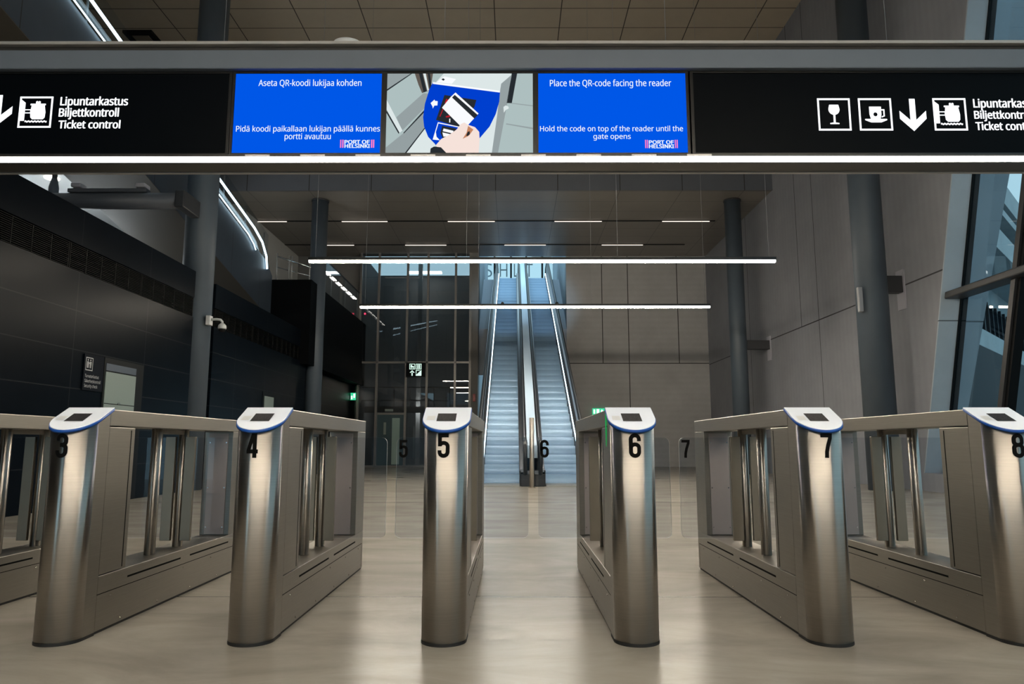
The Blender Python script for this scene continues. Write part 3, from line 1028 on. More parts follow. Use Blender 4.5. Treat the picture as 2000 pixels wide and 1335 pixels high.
# top box: lip, recess, face
MB().box(XG0, XG1, YG - 0.06, YG + 0.19, 3.456, 3.478, 0.004).build('top_lip', 'beam_lip', t)
MB().box(XG0, XG1, YG - 0.02, YG + 0.17, 3.418, 3.456).build('top_recess', 'beam_dark', t)
MB().box(XG0, XG1, YG - 0.05, YG + 0.18, 3.288, 3.420, 0.006).build('top_box', 'beam_paint', t)
MB().box(XG0, XG1, YG + 0.07, YG + 0.15, 2.705, 3.285).build('back_box', 'beam_dark', t)
MB().box(XG0, XG1, YG - 0.03, YG + 0.15, 2.686, 2.702).build('ledge', 'beam_dark', t)
# bottom channel with the light strip
b = MB()
b.prism([(YG - 0.028, 2.647), (YG - 0.028, 2.640), (YG + 0.13, 2.640), (YG + 0.13, 2.686), (YG + 0.02, 2.686), (YG + 0.02, 2.647)], 0, XG0, XG1)
b.build('bottom_channel', 'beam_dark', t)
MB().box(XG0, XG1, YG + 0.128, YG + 0.150, 2.632, 2.686, 0.004).build('bottom_lip', 'beam_lip', t)
segs = [XG0, -1.905, 1.70, 3.21, XG1]
for a, c in zip(segs, segs[1:]):
    MB().prism([(YG - 0.022, 2.648), (YG - 0.030, 2.664), (YG - 0.022, 2.684), (YG + 0.018, 2.684), (YG + 0.018, 2.648)], 0, a + 0.004, c - 0.004).build('light_strip', 'led_beam', t)
for x in (XG0 + 0.08, XG1 - 0.08):
    MB().box(x - 0.08, x + 0.08, YG + 0.00, YG + 0.13, 0.0, 2.640, 0.006).build('post', 'beam_paint', t)
for k in range(9):
    x = -1.75 + k * 0.36
    MB().box(x, x + 0.16, YG - 0.034, YG - 0.029, 2.690, 2.699).build('clip', 'beam_lip', t)
o = MB().lathe((-1.125, YG + 0.07, 3.478), [(0.108, 0.0), (0.110, 0.025), (0.103, 0.042), (0.085, 0.049)], 40).build('wifi_access_point', 'white_plastic')
tag(o, 'white rounded wireless box on top of the sign gantry', 'access point')

YS = YG - 0.008
fS = lambda u, v: (u, YS - 0.0005, v)
LT = [('Aseta QR-koodi lukijaa kohden',-1.6950,-1.0110,3.1860,3.2290), ('Pidä koodi paikallaan lukijan päällä kunnes',-1.8280,-0.8800,2.8670,2.9060), ('portti avautuu',-1.5050,-1.2020,2.8140,2.8530)]
LL = [('PORT OF',-1.1090,-0.9450,2.7820,2.8070), ('HELSINKI',-1.1080,-0.9440,2.7540,2.7790)]
LB = [('|',-1.1390,-1.1310,2.7540,2.8100), ('|',-1.1250,-1.1160,2.7540,2.8100), ('|',-0.9360,-0.9270,2.7540,2.8100), ('|',-0.9230,-0.9140,2.7540,2.8100)]
RT = [('Place the QR-code facing the reader',0.2420,1.0470,3.1820,3.2260), ('Hold the code on top of the reader until the',0.1750,1.1150,2.8670,2.9030), ('gate opens',0.5250,0.7700,2.8140,2.8490)]
RL = [('PORT OF',0.8900,1.0510,2.7790,2.8030), ('HELSINKI',0.8900,1.0510,2.7500,2.7750)]
RB = [('|',0.8630,0.8710,2.7500,2.8070), ('|',0.8760,0.8830,2.7500,2.8070), ('|',1.0580,1.0650,2.7500,2.8070), ('|',1.0700,1.0780,2.7500,2.8070)]
def display(x0, x1, label):
    t = thing('display_screen', label, 'screen', ((x0 + x1) / 2, YG, 2.70), 'screens of the sign gantry')
    b = MB()
    b.box(x0, x1, YG - 0.005, YG + 0.06, 2.704, 3.287)
    b.box(x0, x0 + 0.018, YS - 0.006, YG, 2.704, 3.287)
    b.box(x1 - 0.018, x1, YS - 0.006, YG, 2.704, 3.287)
    b.box(x0 + 0.018, x1 - 0.018, YS - 0.006, YG, 3.272, 3.287)
    b.box(x0 + 0.018, x1 - 0.018, YS - 0.006, YG, 2.704, 2.717)
    b.build('bezel', 'bezel_black', t)
    return t
xs = [-1.866, -0.857, 0.146, 1.160]
def screen_panel(t, x0, x1, mat):
    return MB().box(x0 + 0.017, x1 - 0.017, YS, YG, 2.716, 3.273).build('panel', mat, t)
for (x0, x1, T, Lg, Bars, lab) in ((xs[0], xs[1], LT, LL, LB, 'blue screen with Finnish instructions'), (xs[2], xs[3], RT, RL, RB, 'blue screen with English instructions')):
    t = display(x0, x1, lab)
    pn = screen_panel(t, x0, x1, 'screen_blue')
    for a in T:
        b = MB()
        add_text(b, *a, fS, bold=0.014)
        b.build('lettering', 'screen_text', pn)
    b = MB()
    for a in Lg:
        add_text(b, *a, fS, bold=0.07, mat='screen_text')
    for a in Bars:
        add_text(b, *a, fS, mat='screen_pink')
    b.build('logo', None, pn)
# middle screen: picture of a hand holding a card over a reader
t = display(xs[1], xs[2], 'middle screen showing a hand holding a card')
pn = screen_panel(t, xs[1], xs[2], 'photo_floor')
b = MB()
def pic(poly, mat, lay):
    x0, x1, z0, z1 = xs[1] + 0.018, xs[2] - 0.018, 2.717, 3.272
    b.face([(x0 + (px - 40) / 1915 * (x1 - x0), YS - 0.0004 * (lay + 1), z1 - (py - 38) / 1017 * (z1 - z0)) for px, py in poly], mat)
pic([(40, 38), (340, 38), (40, 250)], 'photo_steel', 0)
pic([(40, 240), (345, 38), (365, 38), (40, 262)], 'photo_dark', 1)
pic([(400, 38), (640, 38), (610, 250), (500, 290), (450, 180)], 'photo_brown', 0)
pic([(455, 38), (500, 38), (560, 270), (520, 280)], 'photo_dark', 1)
pic([(510, 38), (545, 38), (590, 250), (570, 262)], 'photo_pale', 1)
pic([(570, 38), (600, 38), (625, 200), (600, 240)], 'photo_dark', 1)
pic([(170, 600), (520, 290), (590, 300), (540, 480), (250, 770)], 'photo_steel', 0)
pic([(40, 380), (255, 770), (215, 800), (40, 500)], 'photo_pale', 1)
pic([(40, 510), (215, 795), (205, 812), (40, 545)], 'photo_dark', 2)
pic([(265, 800), (540, 500), (540, 530), (275, 806)], 'photo_dark', 1)
pic([(40, 985), (270, 800), (540, 520), (560, 720), (290, 1055), (40, 1055)], 'photo_steel', 0)
pic([(300, 1055), (560, 735), (690, 960), (660, 1055)], 'photo_pale', 1)
pic([(290, 1055), (540, 735), (548, 745), (312, 1055)], 'photo_dark', 2)
pic([(780, 38), (1670, 38), (1660, 100), (1600, 420), (1500, 1055), (1240, 1055), (1250, 850), (1500, 300), (680, 150)], 'photo_pale', 0)
pic([(1540, 170), (1670, 60), (1620, 420), (1500, 1055), (1420, 1055), (1490, 560), (1520, 290)], 'photo_steel', 1)
pic([(1680, 38), (1750, 38), (1680, 420), (1610, 420)], 'photo_dark', 1)
pic([(1570, 470), (1600, 450), (1635, 465), (1640, 490), (1600, 510), (1575, 545)], 'photo_pale', 3)
pic([(1610, 680), (1955, 735), (1955, 755), (1600, 692)], 'photo_steel', 1)
pic([(1660, 415), (1955, 450), (1955, 462), (1650, 424)], 'photo_steel', 1)
dsh = [(640, 150), (1525, 265), (1515, 400), (1470, 560), (1390, 720), (1260, 870), (1100, 960), (900, 990), (700, 960), (590, 850), (535, 720), (520, 600), (540, 430), (590, 260)]
pic(dsh, 'photo_blue', 2)
pic([(640, 148), (1525, 262), (1522, 285), (640, 172)], 'photo_white', 3)
pic([(690, 150), (790, 75), (945, 110), (890, 172)], 'photo_white', 3)
pic([(750, 115), (775, 100), (800, 115), (780, 132)], 'photo_dark', 4)
pic([(615, 420), (665, 375), (672, 392), (708, 395), (705, 450), (665, 452), (645, 490), (640, 462)], 'photo_white', 3)
pic([(795, 315), (1215, 380), (1190, 470), (1000, 730), (690, 635)], 'photo_dark', 3)
pic([(735, 590), (780, 480), (790, 482), (745, 595)], 'photo_red', 4)
pic([(800, 420), (820, 365), (860, 380), (830, 430)], 'photo_red', 4)
pic([(815, 590), (870, 575), (868, 600), (820, 605)], 'photo_red', 4)
pic([(862, 620), (876, 620), (876, 668), (862, 668)], 'photo_white', 5)
pic([(715, 665), (1010, 725), (1000, 735), (722, 680), (690, 790), (700, 850), (745, 895), (650, 885)], 'photo_white', 4)
pic([(770, 710), (960, 745), (900, 850), (780, 870), (750, 800)], 'photo_dark', 4)
pic([(790, 745), (920, 775), (910, 808), (780, 780)], 'photo_white', 5)
pic([(775, 795), (890, 820), (880, 840), (790, 850)], 'photo_white', 5)
pic([(940, 285), (1245, 555), (1110, 700), (1010, 715), (765, 480), (880, 340)], 'photo_white', 6)
pic([(930, 315), (1235, 575), (1190, 620), (895, 350)], 'photo_dark', 7)
pic([(690, 960), (760, 880), (860, 830), (960, 760), (1015, 690), (1060, 670), (1110, 700), (1200, 730), (1255, 790), (1260, 880), (1250, 1055), (780, 1055)], 'photo_skin', 8)
pic([(1110, 715), (1180, 760), (1120, 840), (1040, 878), (1090, 800)], 'photo_skin_shade', 9)
pic([(1105, 790), (1130, 780), (1135, 820), (1100, 845), (1085, 838)], 'photo_dark', 10)
pic([(620, 1055), (625, 1000), (670, 975), (760, 985), (830, 1055)], 'photo_dark', 10)
b.build('picture', None, pn)

# black sign panels with lit pictograms
SLt = [('Lipuntarkastus',-3.0040,-2.5580,3.0530,3.1100), ('Biljettkontroll',-3.0070,-2.6130,2.9740,3.0310), ('Ticket control',-3.0030,-2.5970,2.8920,2.9450)]
SRt = [('Lipuntarkastus',3.0410,3.4830,3.0310,3.0890), ('Biljettkontroll',3.0400,3.4310,2.9530,3.0060), ('Ticket control',3.0430,3.4460,2.8740,2.9280)]
for x0, x1, lab, txt, ics in ((XG0 + 0.01, xs[0] - 0.004, 'black lit sign left of the screens with arrow, ship and ticket control text', SLt,
                               [('arrow',-3.5040,-3.3200,2.9130,3.1250), ('ship',-3.2750,-3.0540,2.8960,3.1140)]),
                              (xs[3] + 0.012, XG1 - 0.01, 'black lit sign right of the screens with wine glass and cup symbols', SRt,
                               [('wine',2.0090,2.2250,2.8710,3.0960), ('cup',2.2790,2.4980,2.8710,3.0960), ('arrow',2.5480,2.7230,2.8670,3.0920), ('ship',2.7710,2.9900,2.8710,3.0960)])):
    t = thing('wayfinding_sign', lab, 'sign', ((x0 + x1) / 2, YG, 2.70), 'black signs of the sign gantry')
    b = MB()
    b.box(x0, x1, YG - 0.004, YG + 0.06, 2.704, 3.287)
    pn = b.build('panel', 'sign_black', t)
    b = MB()
    for a, c, e, f in ((x0, x1, 3.272, 3.287), (x0, x1, 2.704, 2.716)):
        b.box(a, c, YG - 0.012, YG - 0.004, e, f)
    for a in (x0, x1 - 0.02):
        b.box(a, a + 0.02, YG - 0.012, YG - 0.004, 2.716, 3.272)
    b.build('frame', 'bezel_black', t)
    fP = lambda u, v: (u, YG - 0.006, v)
    for a in txt:
        b = MB()
        add_text(b, *a, fP, bold=0.04)
        b.build('lettering', 'lit_white', pn)
    for k, a0, a1, b0, b1 in ics:
        b = MB()
        add_icon(b, k, a0, a1, b0, b1, fP)
        b.build('pictogram', 'lit_white', pn)

# ================================================================== PENDANT LIGHT BARS
def pendant(x0, x1, y, z, label):
    t = thing('pendant_light', label, 'pendant light', ((x0 + x1) / 2, y, z), 'long pendant light bars')
    MB().box(x0, x1, y - 0.04, y + 0.04, z + 0.022, z + 0.075, 0.004).build('housing', 'housing_black', t)
    MB().box(x0 + 0.01, x1 - 0.01, y - 0.034, y + 0.034, z - 0.018, z + 0.022, 0.008).build('diffuser', 'led_warm', t)
    top = 12.1 if y < 19.7 else 8.0
    for k in range(4):
        x = x0 + 0.12 + (x1 - x0 - 0.24) * k / 3
        MB().cyl((x, y, z + 0.07), (x, y, top), 0.003, n=6).build('wire', 'sensor_grey', t)
pendant(-3.60, 4.60, 12.3, 4.0, 'longer warm pendant light bar, the higher of the two in view')
pendant(-3.60, 4.60, 16.55, 4.0, 'shorter-looking warm pendant light bar below the first one')
pendant(-3.60, 4.60, 8.05, 4.0, 'pendant light bar hidden behind the sign gantry')
for y in (-0.45, -4.7):
    pendant(-3.60, 4.60, y, 4.0, 'pendant light bar over the lanes before the gates')

# two added cool fill lamps on the second bar, one brightening each escalator
second_bar = [o for o in COL.objects if o.name.startswith('pendant_light') and o.type == 'EMPTY' and abs(o.location.y - 16.55) < 0.01][0]
for x in (-0.26, 1.02):
    h = MB().cyl((x, 16.59, 4.10), (x, 16.72, 4.125), 0.035, n=16).build('spotlight', 'housing_black', second_bar)  # housing made up for the added fill lamp
    d = bpy.data.lights.new('fill_spot', 'SPOT')
    d.energy, d.color, d.spot_size, d.spot_blend, d.shadow_soft_size = 900.0, (0.55, 0.80, 1.0), math.radians(19), 0.7, 0.03
    o = bpy.data.objects.new('fill_spot', d)
    o.location = (x, 16.80, 4.14)
    o.rotation_euler = (Vector((x, 27.0, 6.1)) - Vector((x, 16.80, 4.14))).to_track_quat('-Z', 'Y').to_euler()
    COL.objects.link(o)

# slots with light dashes in the soffit
for y, x0, x1, ds, lab in ((22.55, -8.6, 6.53, [(-8.4, -7.36), (-5.57, -4.09), (-2.13, -0.61), (1.33, 2.86), (4.82, 6.35)], 'black light track in the soffit, nearer one'),
                           (25.35, -8.6, 6.2, [(-6.83, -5.79), (-3.93, -2.44), (-0.33, 1.17), (3.20, 4.69)], 'black light track in the soffit nearer the rear wall')):
    t = thing('light_track', lab, 'light track', ((x0 + x1) / 2, y, 8.0), 'light tracks in the soffit')
    MB().box(x0, x1, y - 0.035, y + 0.035, 7.982, 7.996).build('channel', 'frame_dark', t)
    for a, c in ds:
        MB().box(a, c, y - 0.02, y + 0.02, 7.970, 7.982).build('lamp', 'led_track', t)

# ================================================================== ESCALATORS
SL_ = 0.498
Y0E, NST = 15.2, 41
RISE = 0.1985
RUN = RISE / SL_
ZT = 8.07
YT = Y0E + ZT / SL_
def rail_path(z_off):
    """handrail run in the YZ plane: newel curl at the foot, level, slope, level, curl"""
    pts = []
    cy, r = 14.72, 0.36
    zc = z_off - r
    for k in range(9):
        a = -PI / 2 - PI * k / 8
        pts.append((cy + r * math.cos(a), zc + r * math.sin(a)))
    pts.append((15.25, z_off))
    pts.append((15.7, z_off + 0.10))
    pts.append((YT - 0.3, ZT + z_off - 0.12))
    pts.append((YT + 0.3, ZT + z_off))
    cy2 = YT + 1.3
    for k in range(9):
        a = PI / 2 - PI * k / 8
        pts.append((cy2 + r * math.cos(a), ZT + zc + r * math.sin(a)))
    return pts
def slope_prism(mb, x0, x1, za, zb, y0=14.75, y1=None, mat=None):
    """solid between two lines parallel to the slope"""
    y1 = YT + 1.2 if y1 is None else y1
    def nz(y):
        return max(0.0, min(ZT, (y - Y0E) * SL_))
    ys = [y0, Y0E, YT, y1]
    lo = [(y, nz(y) + za) for y in ys]
    hi = [(y, nz(y) + zb) for y in ys]
    mb.prism(lo + hi[::-1], 0, x0, x1, mat)
    return mb
def make_escalator(cx, label):
    t = thing('escalator', label, 'escalator', (cx, 14.5, 0), 'pair of escalators')
    hw = 0.375
    first = None
    for i in range(NST):
        y, z = Y0E + i * RUN, i * RISE
        if i == 0:
            b = MB()
            pr = []
            k = 6
            for j in range(k + 1):       # riser bowed towards the rider
                u = j / k
                pr.append((y + 0.015 + 0.11 * u * u, z + RISE * u))
            pr += [(y + RUN + 0.06, z + RISE), (y + RUN + 0.06, z)]
            b.prism(pr, 0, cx - hw, cx + hw, smooth=False)
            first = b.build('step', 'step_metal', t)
        else:
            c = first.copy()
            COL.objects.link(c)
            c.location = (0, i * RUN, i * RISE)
    MB().box(cx - hw, cx + hw, 14.45, Y0E + 0.1, 0.001, 0.025).build('landing_plate', 'comb_metal', t)
    for sd in (-1, 1):
        def X(a, c):
            return (min(cx + sd * a, cx + sd * c), max(cx + sd * a, cx + sd * c))
        slope_prism(MB(), *X(hw + 0.004, hw + 0.02), -0.05, 0.30).build('skirt', 'newel_dark', t)
        outer = (sd < 0) == (cx < 0.4)       # added glowing strip to brighten the steps, outer skirt only
        slope_prism(MB(), *X(hw + 0.004, hw + 0.03), 0.30, 0.315).build('skirt_fill' if outer else 'skirt_edge', 'led_skirt_fill' if outer else 'bal_panel', t)
        slope_prism(MB(), *X(hw + 0.03, 0.50), 0.27, 0.32).build('inner_deck', 'deck_steel', t)
        slope_prism(MB(), *X(0.475, 0.50), 0.32, 0.84).build('balustrade', 'bal_panel', t)
        slope_prism(MB(), *X(0.50, 0.60), 0.24, 0.30).build('outer_deck', 'deck_steel', t)
        slope_prism(MB(), *X(0.585, 0.60), -0.55 if sd else 0, 0.24, 15.6).build('cladding', 'deck_steel', t)
        b = MB()
        prof = [(0.04 * math.cos(2 * PI * k / 12) , 0.028 * math.sin(2 * PI * k / 12)) for k in range(12)]
        b.sweep([(cx + sd * 0.4875, y, z) for y, z in rail_path(0.90)], prof)
        b.build('handrail', 'handrail_rubber', t)
        MB().prism([(14.42, 0.50), (14.46, 0.35), (14.62, 0.22), (14.80, 0.22), (14.80, 0.82), (14.62, 0.82), (14.46, 0.72), (14.41, 0.6)], 0, *X(0.475, 0.50)).build('newel', 'bal_panel', t)
        MB().box(*X(0.40, 0.60), 14.52, 14.9, 0.0, 0.24, 0.01).build('newel_base', 'newel_dark', t)
    slope_prism(MB(), cx - 0.56, cx + 0.56, -0.9, -0.42, 16.5).build('truss', 'newel_dark', t)
    return t
E1, E2 = -0.256, 1.024
make_escalator(E1, 'left escalator of the pair, nearer the glass lift')
make_escalator(E2, 'right escalator of the pair, nearer the concrete wall')
mc = (E1 + E2) / 2
o = slope_prism(MB(), mc - 0.105, mc + 0.105, 0.55, 0.80, 14.9).build('divider_deck', 'divider_steel')
tag(o, 'bright steel strip between the two escalators', 'divider')
t = thing('bollard', 'slim steel post standing before the escalators', 'bollard', (0.353, 14.10, 0))
MB().cyl((0.353, 14.10, 0), (0.353, 14.10, 1.34), 0.045, n=24).build('post', 'tube_steel', t)
MB().cyl((0.353, 14.10, 0), (0.353, 14.10, 0.012), 0.07, n=24).build('base_plate', 'inner_steel', t)
# sloped slabs beside the stairs, reveal walls, upper hall
for x0, x1, lab in ((-1.32, E1 - 0.605, 'sloped grey slab left of the escalators'), (E2 + 0.605, 2.02, 'sloped grey slab right of the escalators')):
    b = MB()
    b.prism([(YR, 3.4), (YR, 5.16), (31.4, 8.10), (34.0, 8.10), (34.0, 7.2)], 0, x0, x1)
    o = b.build('side_slab', 'side_slab')
    tag(o, lab, 'slab', 'slabs beside the escalators')
struct(MB().box(-1.62, -1.32, YR + 0.4, 36.2, 2.0, 13.0).build('wall_stair_left', 'stone_blue'), 'pale side wall left of the upper escalators', 'wall')
struct(MB().box(2.02, 2.32, YR + 0.4, 36.2, 2.0, 13.0).build('wall_stair_right', 'stone_blue'), 'pale side wall right of the upper escalators', 'wall')
struct(MB().box(-1.32, 2.02, 32.6, 36.2, 7.8, 8.05).build('floor_upper', 'upper_floor'), 'upper landing floor at the head of the escalators', 'floor')
t = thing('window_3', 'bright window at the head of the escalators', 'window', (0.35, 36.0, 8.05), kind='structure')
for x in (-0.975, -0.13, 0.65, 1.47):
    MB().box(x - 0.045, x + 0.045, 35.95, 36.05, 8.05, 13.0).build('mullion', 'frame_dark', t)
MB().box(-1.32, 2.02, 35.95, 36.05, 10.20, 10.30).build('transom', 'frame_dark', t)
MB().box(-1.32, 2.02, 35.995, 36.005, 8.05, 13.0).build('pane', 'window_glass', t)
t = thing('roof_letters', 'thin grey letters standing outside the upstairs window', 'sign', (0.35, 36.6, 8.6))
for ch, x0, x1 in (('S', -1.50, -1.12), ('H', -0.72, -0.32), ('L', 0.02, 0.25), ('T', 0.62, 1.0)):
    b = MB()
    add_text(b, ch, x0, x1, 9.45, 10.15, lambda u, v: (u, 36.6, v))
    b.build('letter', 'letter_grey', t)
t = thing('slat_canopy', 'brown slatted canopy above the upstairs window', 'canopy', (1.2, 35.6, 10.4))
for k in range(22):
    x = 0.95 + k * 0.046
    MB().box(x, x + 0.022, 35.4, 35.9, 10.32, 10.55).build('slat', 'slat_brown', t)
MB().box(0.9, 2.02, 35.4, 35.9, 10.55, 10.6).build('board', 'slat_brown', t)

# ================================================================== GLASS LIFT
YL = 26.5
t = thing('lift_shaft', 'dark glazed lift shaft left of the escalators', 'lift', (-3.7, YL, 0))
b = MB()
b.box(-5.78, -1.62, 30.2, 30.3, 0, 8.0)
b.box(-5.82, -5.74, 26.58, 30.3, 0, 8.0)
b.box(-1.66, -1.62, 26.58, 30.3, 0, 8.0)
b.build('back_wall', 'lift_inside', t)
cuts = [-5.74, -5.06, -3.98, -3.21, -2.17, -1.62]
for a, c in zip(cuts, cuts[1:]):
    for z0, z1 in ((3.86, 7.98), (0.05, 3.80)):
        if a == -5.06 and z0 < 1:
            z0 = 1.98
        MB().box(a + 0.03, c - 0.03, YL + 0.02, YL + 0.03, z0, z1).build('pane', 'lift_glass', t)
for x in cuts:
    MB().box(x - 0.04, x + 0.04, YL - 0.03, YL + 0.08, 0, 8.0).build('mullion', 'mullion_grey', t)
for z in (3.83, 0.03):
    MB().box(-5.74, -1.62, YL - 0.03, YL + 0.08, z - 0.035, z + 0.035).build('transom', 'mullion_grey', t)
MB().box(-5.7, -1.66, 27.6, 27.75, 2.02, 2.26).build('header_beam', 'lift_steel', t)
MB().box(-4.4, -3.0, 29.2, 29.5, 7.9, 7.95).build('shaft_fill_lamp', 'shaft_fill_lamp', t)  # added lamp to brighten the inside of the shaft
MB().box(-5.4, -1.9, 27.80, 27.88, 2.08, 2.20).build('shaft_fill_lamp', 'shaft_fill_lamp', t)  # second added lamp, hidden behind the header beam
MB().box(-3.82, -3.66, 28.2, 28.4, 0, 8.0).build('guide_column', 'lift_steel', t)
for z in (2.45, 2.94):
    MB().box(-5.7, -1.66, 27.0, 27.05, z - 0.02, z + 0.02).build('guard_rail', 'lift_steel', t)
for x in (-5.2, -4.5, -3.9, -3.0, -2.4):
    MB().box(x - 0.02, x + 0.02, 27.02, 27.06, 2.02, 2.96).build('guard_post', 'lift_steel', t)
for x in (-4.15, -3.25):
    MB().box(x - 0.06, x + 0.06, 27.3, 27.45, 2.1, 2.55, 0.01).build('buffer', 'plate_grey', t)
d = MB().box(-5.0, -4.02, YL - 0.02, YL + 0.06, 1.90, 1.96).build('door_head', 'mullion_grey', t)
d = MB().box(-4.99, -4.50, YL, YL + 0.04, 0.02, 1.90).build('door', 'door_dark_glass', t)
MB().box(-4.76, -4.67, YL - 0.006, YL, 1.18, 1.62).build('notice', 'frosted', d)
d = MB().box(-4.49, -4.03, YL, YL + 0.04, 0.02, 1.90).build('door', 'door_dark_glass', t)
MB().box(-4.45, -4.17, YL - 0.008, YL - 0.001, 0.10, 1.78).build('door_panel', 'door_pale_glass', d)
MB().box(-4.72, -4.42, YL - 0.03, YL - 0.005, 2.02, 2.11).build('indicator', 'frosted', t)

MB().lathe((-5.55, 26.44, 5.62), [(0.02, 0), (0.035, 0.03), (0.02, 0.06)], 12).build('status_light', 'red_dot', t)

t = thing('lift_sign', 'small black sign with pale pictograms in front of the lift', 'sign', (-3.58, 26.2, 3.5))
pn = MB().box(-3.93, -3.23, 26.15, 26.35, 3.26, 3.78).build('box', 'sign_black', t)
MB().box(-3.62, -3.54, 26.3, 26.5, 3.42, 3.62).build('bracket', 'frame_grey', t)
fL = lambda u, v: (u, 26.147, v)
for k, a, c in (('stroller', -3.805, 3.535), ('lift', -3.57, 3.535), ('up', -3.805, 3.30), ('stairs', -3.57, 3.30)):
    b = MB()
    add_icon(b, k, a, a + 0.205, c, c + 0.205, fL)
    b.build('pictogram', 'picto_green', pn)

# ================================================================== RAMP AND HANDRAILS ON THE LEFT
XP = -6.70
t = thing('ramp', 'blue-grey ramp descending along the left with glowing handrails', 'ramp', (XP, 13.5, 4.5))
def zt(y):
    return 7.47 - 0.193 * (y - 10.06)
def zb(y):
    return 6.50 - 0.209 * (y - 8.66)
b = MB()
b.prism([(-8.9, zb(-8.9)), (19.5, zb(19.5)), (19.5, 5.45), (19.0, zt(19.0)), (-8.9, zt(-8.9))], 0, XP - 0.12, XP)
b.build('side_panel', 'ramp_side', t)
b = MB()
b.prism([(-8.9, zb(-8.9) - 0.01), (19.5, zb(19.5) - 0.01), (19.5, zb(19.5) + 0.12), (-8.9, zb(-8.9) + 0.12)], 0, -8.19, XP - 0.005)
b.build('underside', 'ramp_under', t)
b = MB()
b.prism([(-8.9, zt(-8.9)), (19.2, zt(19.2)), (19.2, zt(19.2) + 0.82), (-8.9, zt(-8.9) + 0.82)], 0, XP - 0.065, XP - 0.05)
b.build('glass_panel', 'rail_glass', t)
for k in range(16):
    y = -2 + k * 1.4
    MB().cyl((XP - 0.10, y, zt(y) - 0.05), (XP - 0.10, y, zt(y) + 0.80), 0.02, n=8).build('baluster', 'lift_steel', t)
up = [(XP + 0.04, y, zt(y) + 0.37) for y in (-8.8, 0, 8, 12, 15.0, 17.9)] + [(XP + 0.04, 18.5, zt(18.5) + 0.29), (XP + 0.04, 18.85, zt(18.8) + 0.06), (XP + 0.04, 18.95, zt(18.9) - 0.25)]
b = MB(); b.sweep(up, [(0.026 * math.cos(2 * PI * k / 10), 0.026 * math.sin(2 * PI * k / 10)) for k in range(10)]); b.build('handrail_light', 'led_cool', t)
lo = [(XP + 0.04, y, zt(y) + 0.02) for y in (-8.8, 0, 8, 12, 15.0, 17.5)] + [(XP + 0.04, 17.9, zt(17.9) - 0.05), (XP + 0.04, 18.05, zt(18.0) - 0.14)]
b = MB(); b.sweep(lo, [(0.013 * math.cos(2 * PI * k / 10), 0.013 * math.sin(2 * PI * k / 10)) for k in range(10)]); b.build('handrail_light', 'led_cool', t)
for k, (y0, y1) in enumerate(((9.1, 9.7), (10.15, 10.75), (11.2, 11.6))):
    b = MB(); b.sweep([(XP - 0.9, y0, zt(y0) + 0.45), (XP - 0.9, y1, zt(y1) + 0.45)], [(0.022 * math.cos(2 * PI * k_ / 8), 0.022 * math.sin(2 * PI * k_ / 8)) for k_ in range(8)]); b.build('lamp_dash', 'led_dash', t)

# railing across the landing
t = thing('landing_railing', 'thin steel railing across the landing above the black block', 'railing', (-6.1, 19.3, 5.36))
b = MB(); b.tube([(-6.62, 19.62, 6.04), (-5.66, 19.62, 5.72)], 0.022); b.build('top_rail', 'skirt_steel', t)
b = MB(); b.tube([(-6.62, 19.62, 5.73), (-5.66, 19.62, 5.47)], 0.014); b.build('mid_rail', 'skirt_steel', t)
for x in (-6.62, -6.28, -6.2, -5.7):
    MB().cyl((x, 19.62, 5.36), (x, 19.62, 5.9 + (-5.66 - x) * 0.25), 0.018, n=8).build('baluster', 'lift_steel', t)
t = thing('balcony_railing', 'glass balcony railing with a dashed row of lit lamps', 'railing', (-5.75, 24, 5.33))
MB().box(-5.78, -5.765, 21.2, 26.4, 5.33, 6.42).build('glass_panel', 'rail_glass', t)
MB().box(-5.79, -5.755, 21.2, 26.4, 6.42, 6.45).build('top_rail', 'frame_dark', t)
for k in range(6):
    y = 21.5 + k * 0.74
    MB().box(-5.75, -5.72, y, y + 0.50, 6.045, 6.075, 0.008).build('lamp_dash', 'led_dash', t)
for y in (22.4, 24.3, 26.2):
    MB().cyl((-5.80, y, 5.33), (-5.80, y, 6.42), 0.018, n=8).build('baluster', 'lift_steel', t)
struct(MB().box(-8.3, -5.9, 19.6, YR, 5.0, 5.2).build('floor_balcony', 'upper_floor'), 'floor of the balcony on the left', 'floor')

# pale ceiling strip left of the ramp, strut, spotlight rail, added lamp
struct(MB().box(-13.8, -8.5, -9.0, 22.0, 7.0, 7.15).build('ceiling_side', 'pale_ceiling'), 'pale ceiling strip beyond the ramp on the left', 'ceiling')
for y in (11.9, 16.1):
    for x in (-10.8, -12.4):
        o = MB().cyl((x, y, 6.975), (x, y, 6.999), 0.16, n=24).build('downlight', 'downlight')
        tag(o, 'round downlight in the pale ceiling strip above the black wall', 'ceiling light', 'downlights in the pale ceiling')
t = thing('strut_tube', 'thick grey tube running left below the ramp towards the column with the dome camera', 'strut', (-7.5, 12.6, 5.2))
MB().cyl((-9.8, 12.6, 5.21), (-6.09, 12.6, 5.21), 0.148, n=32).build('tube', 'duct_paint', t)
MB().box(-6.10, -5.93, 12.44, 13.12, 5.05, 5.37, 0.02).build('end_bracket', 'bracket_dark', t)
t = thing('spotlight_rail', 'grey rail with two spotlights on top of the strut tube', 'light rail', (-7.4, 12.6, 5.36))
MB().box(-8.10, -6.66, 12.52, 12.68, 5.36, 5.43, 0.01).build('rail', 'duct_paint', t)
for x in (-7.95, -6.78):
    h = MB().box(x - 0.09, x + 0.09, 12.50, 12.72, 5.45, 5.53, 0.02).build('spotlight', 'plate_grey', t)
    MB().cyl((x, 12.6, 5.42), (x, 12.6, 5.46), 0.02, n=8).build('pivot', 'bracket_dark', h)
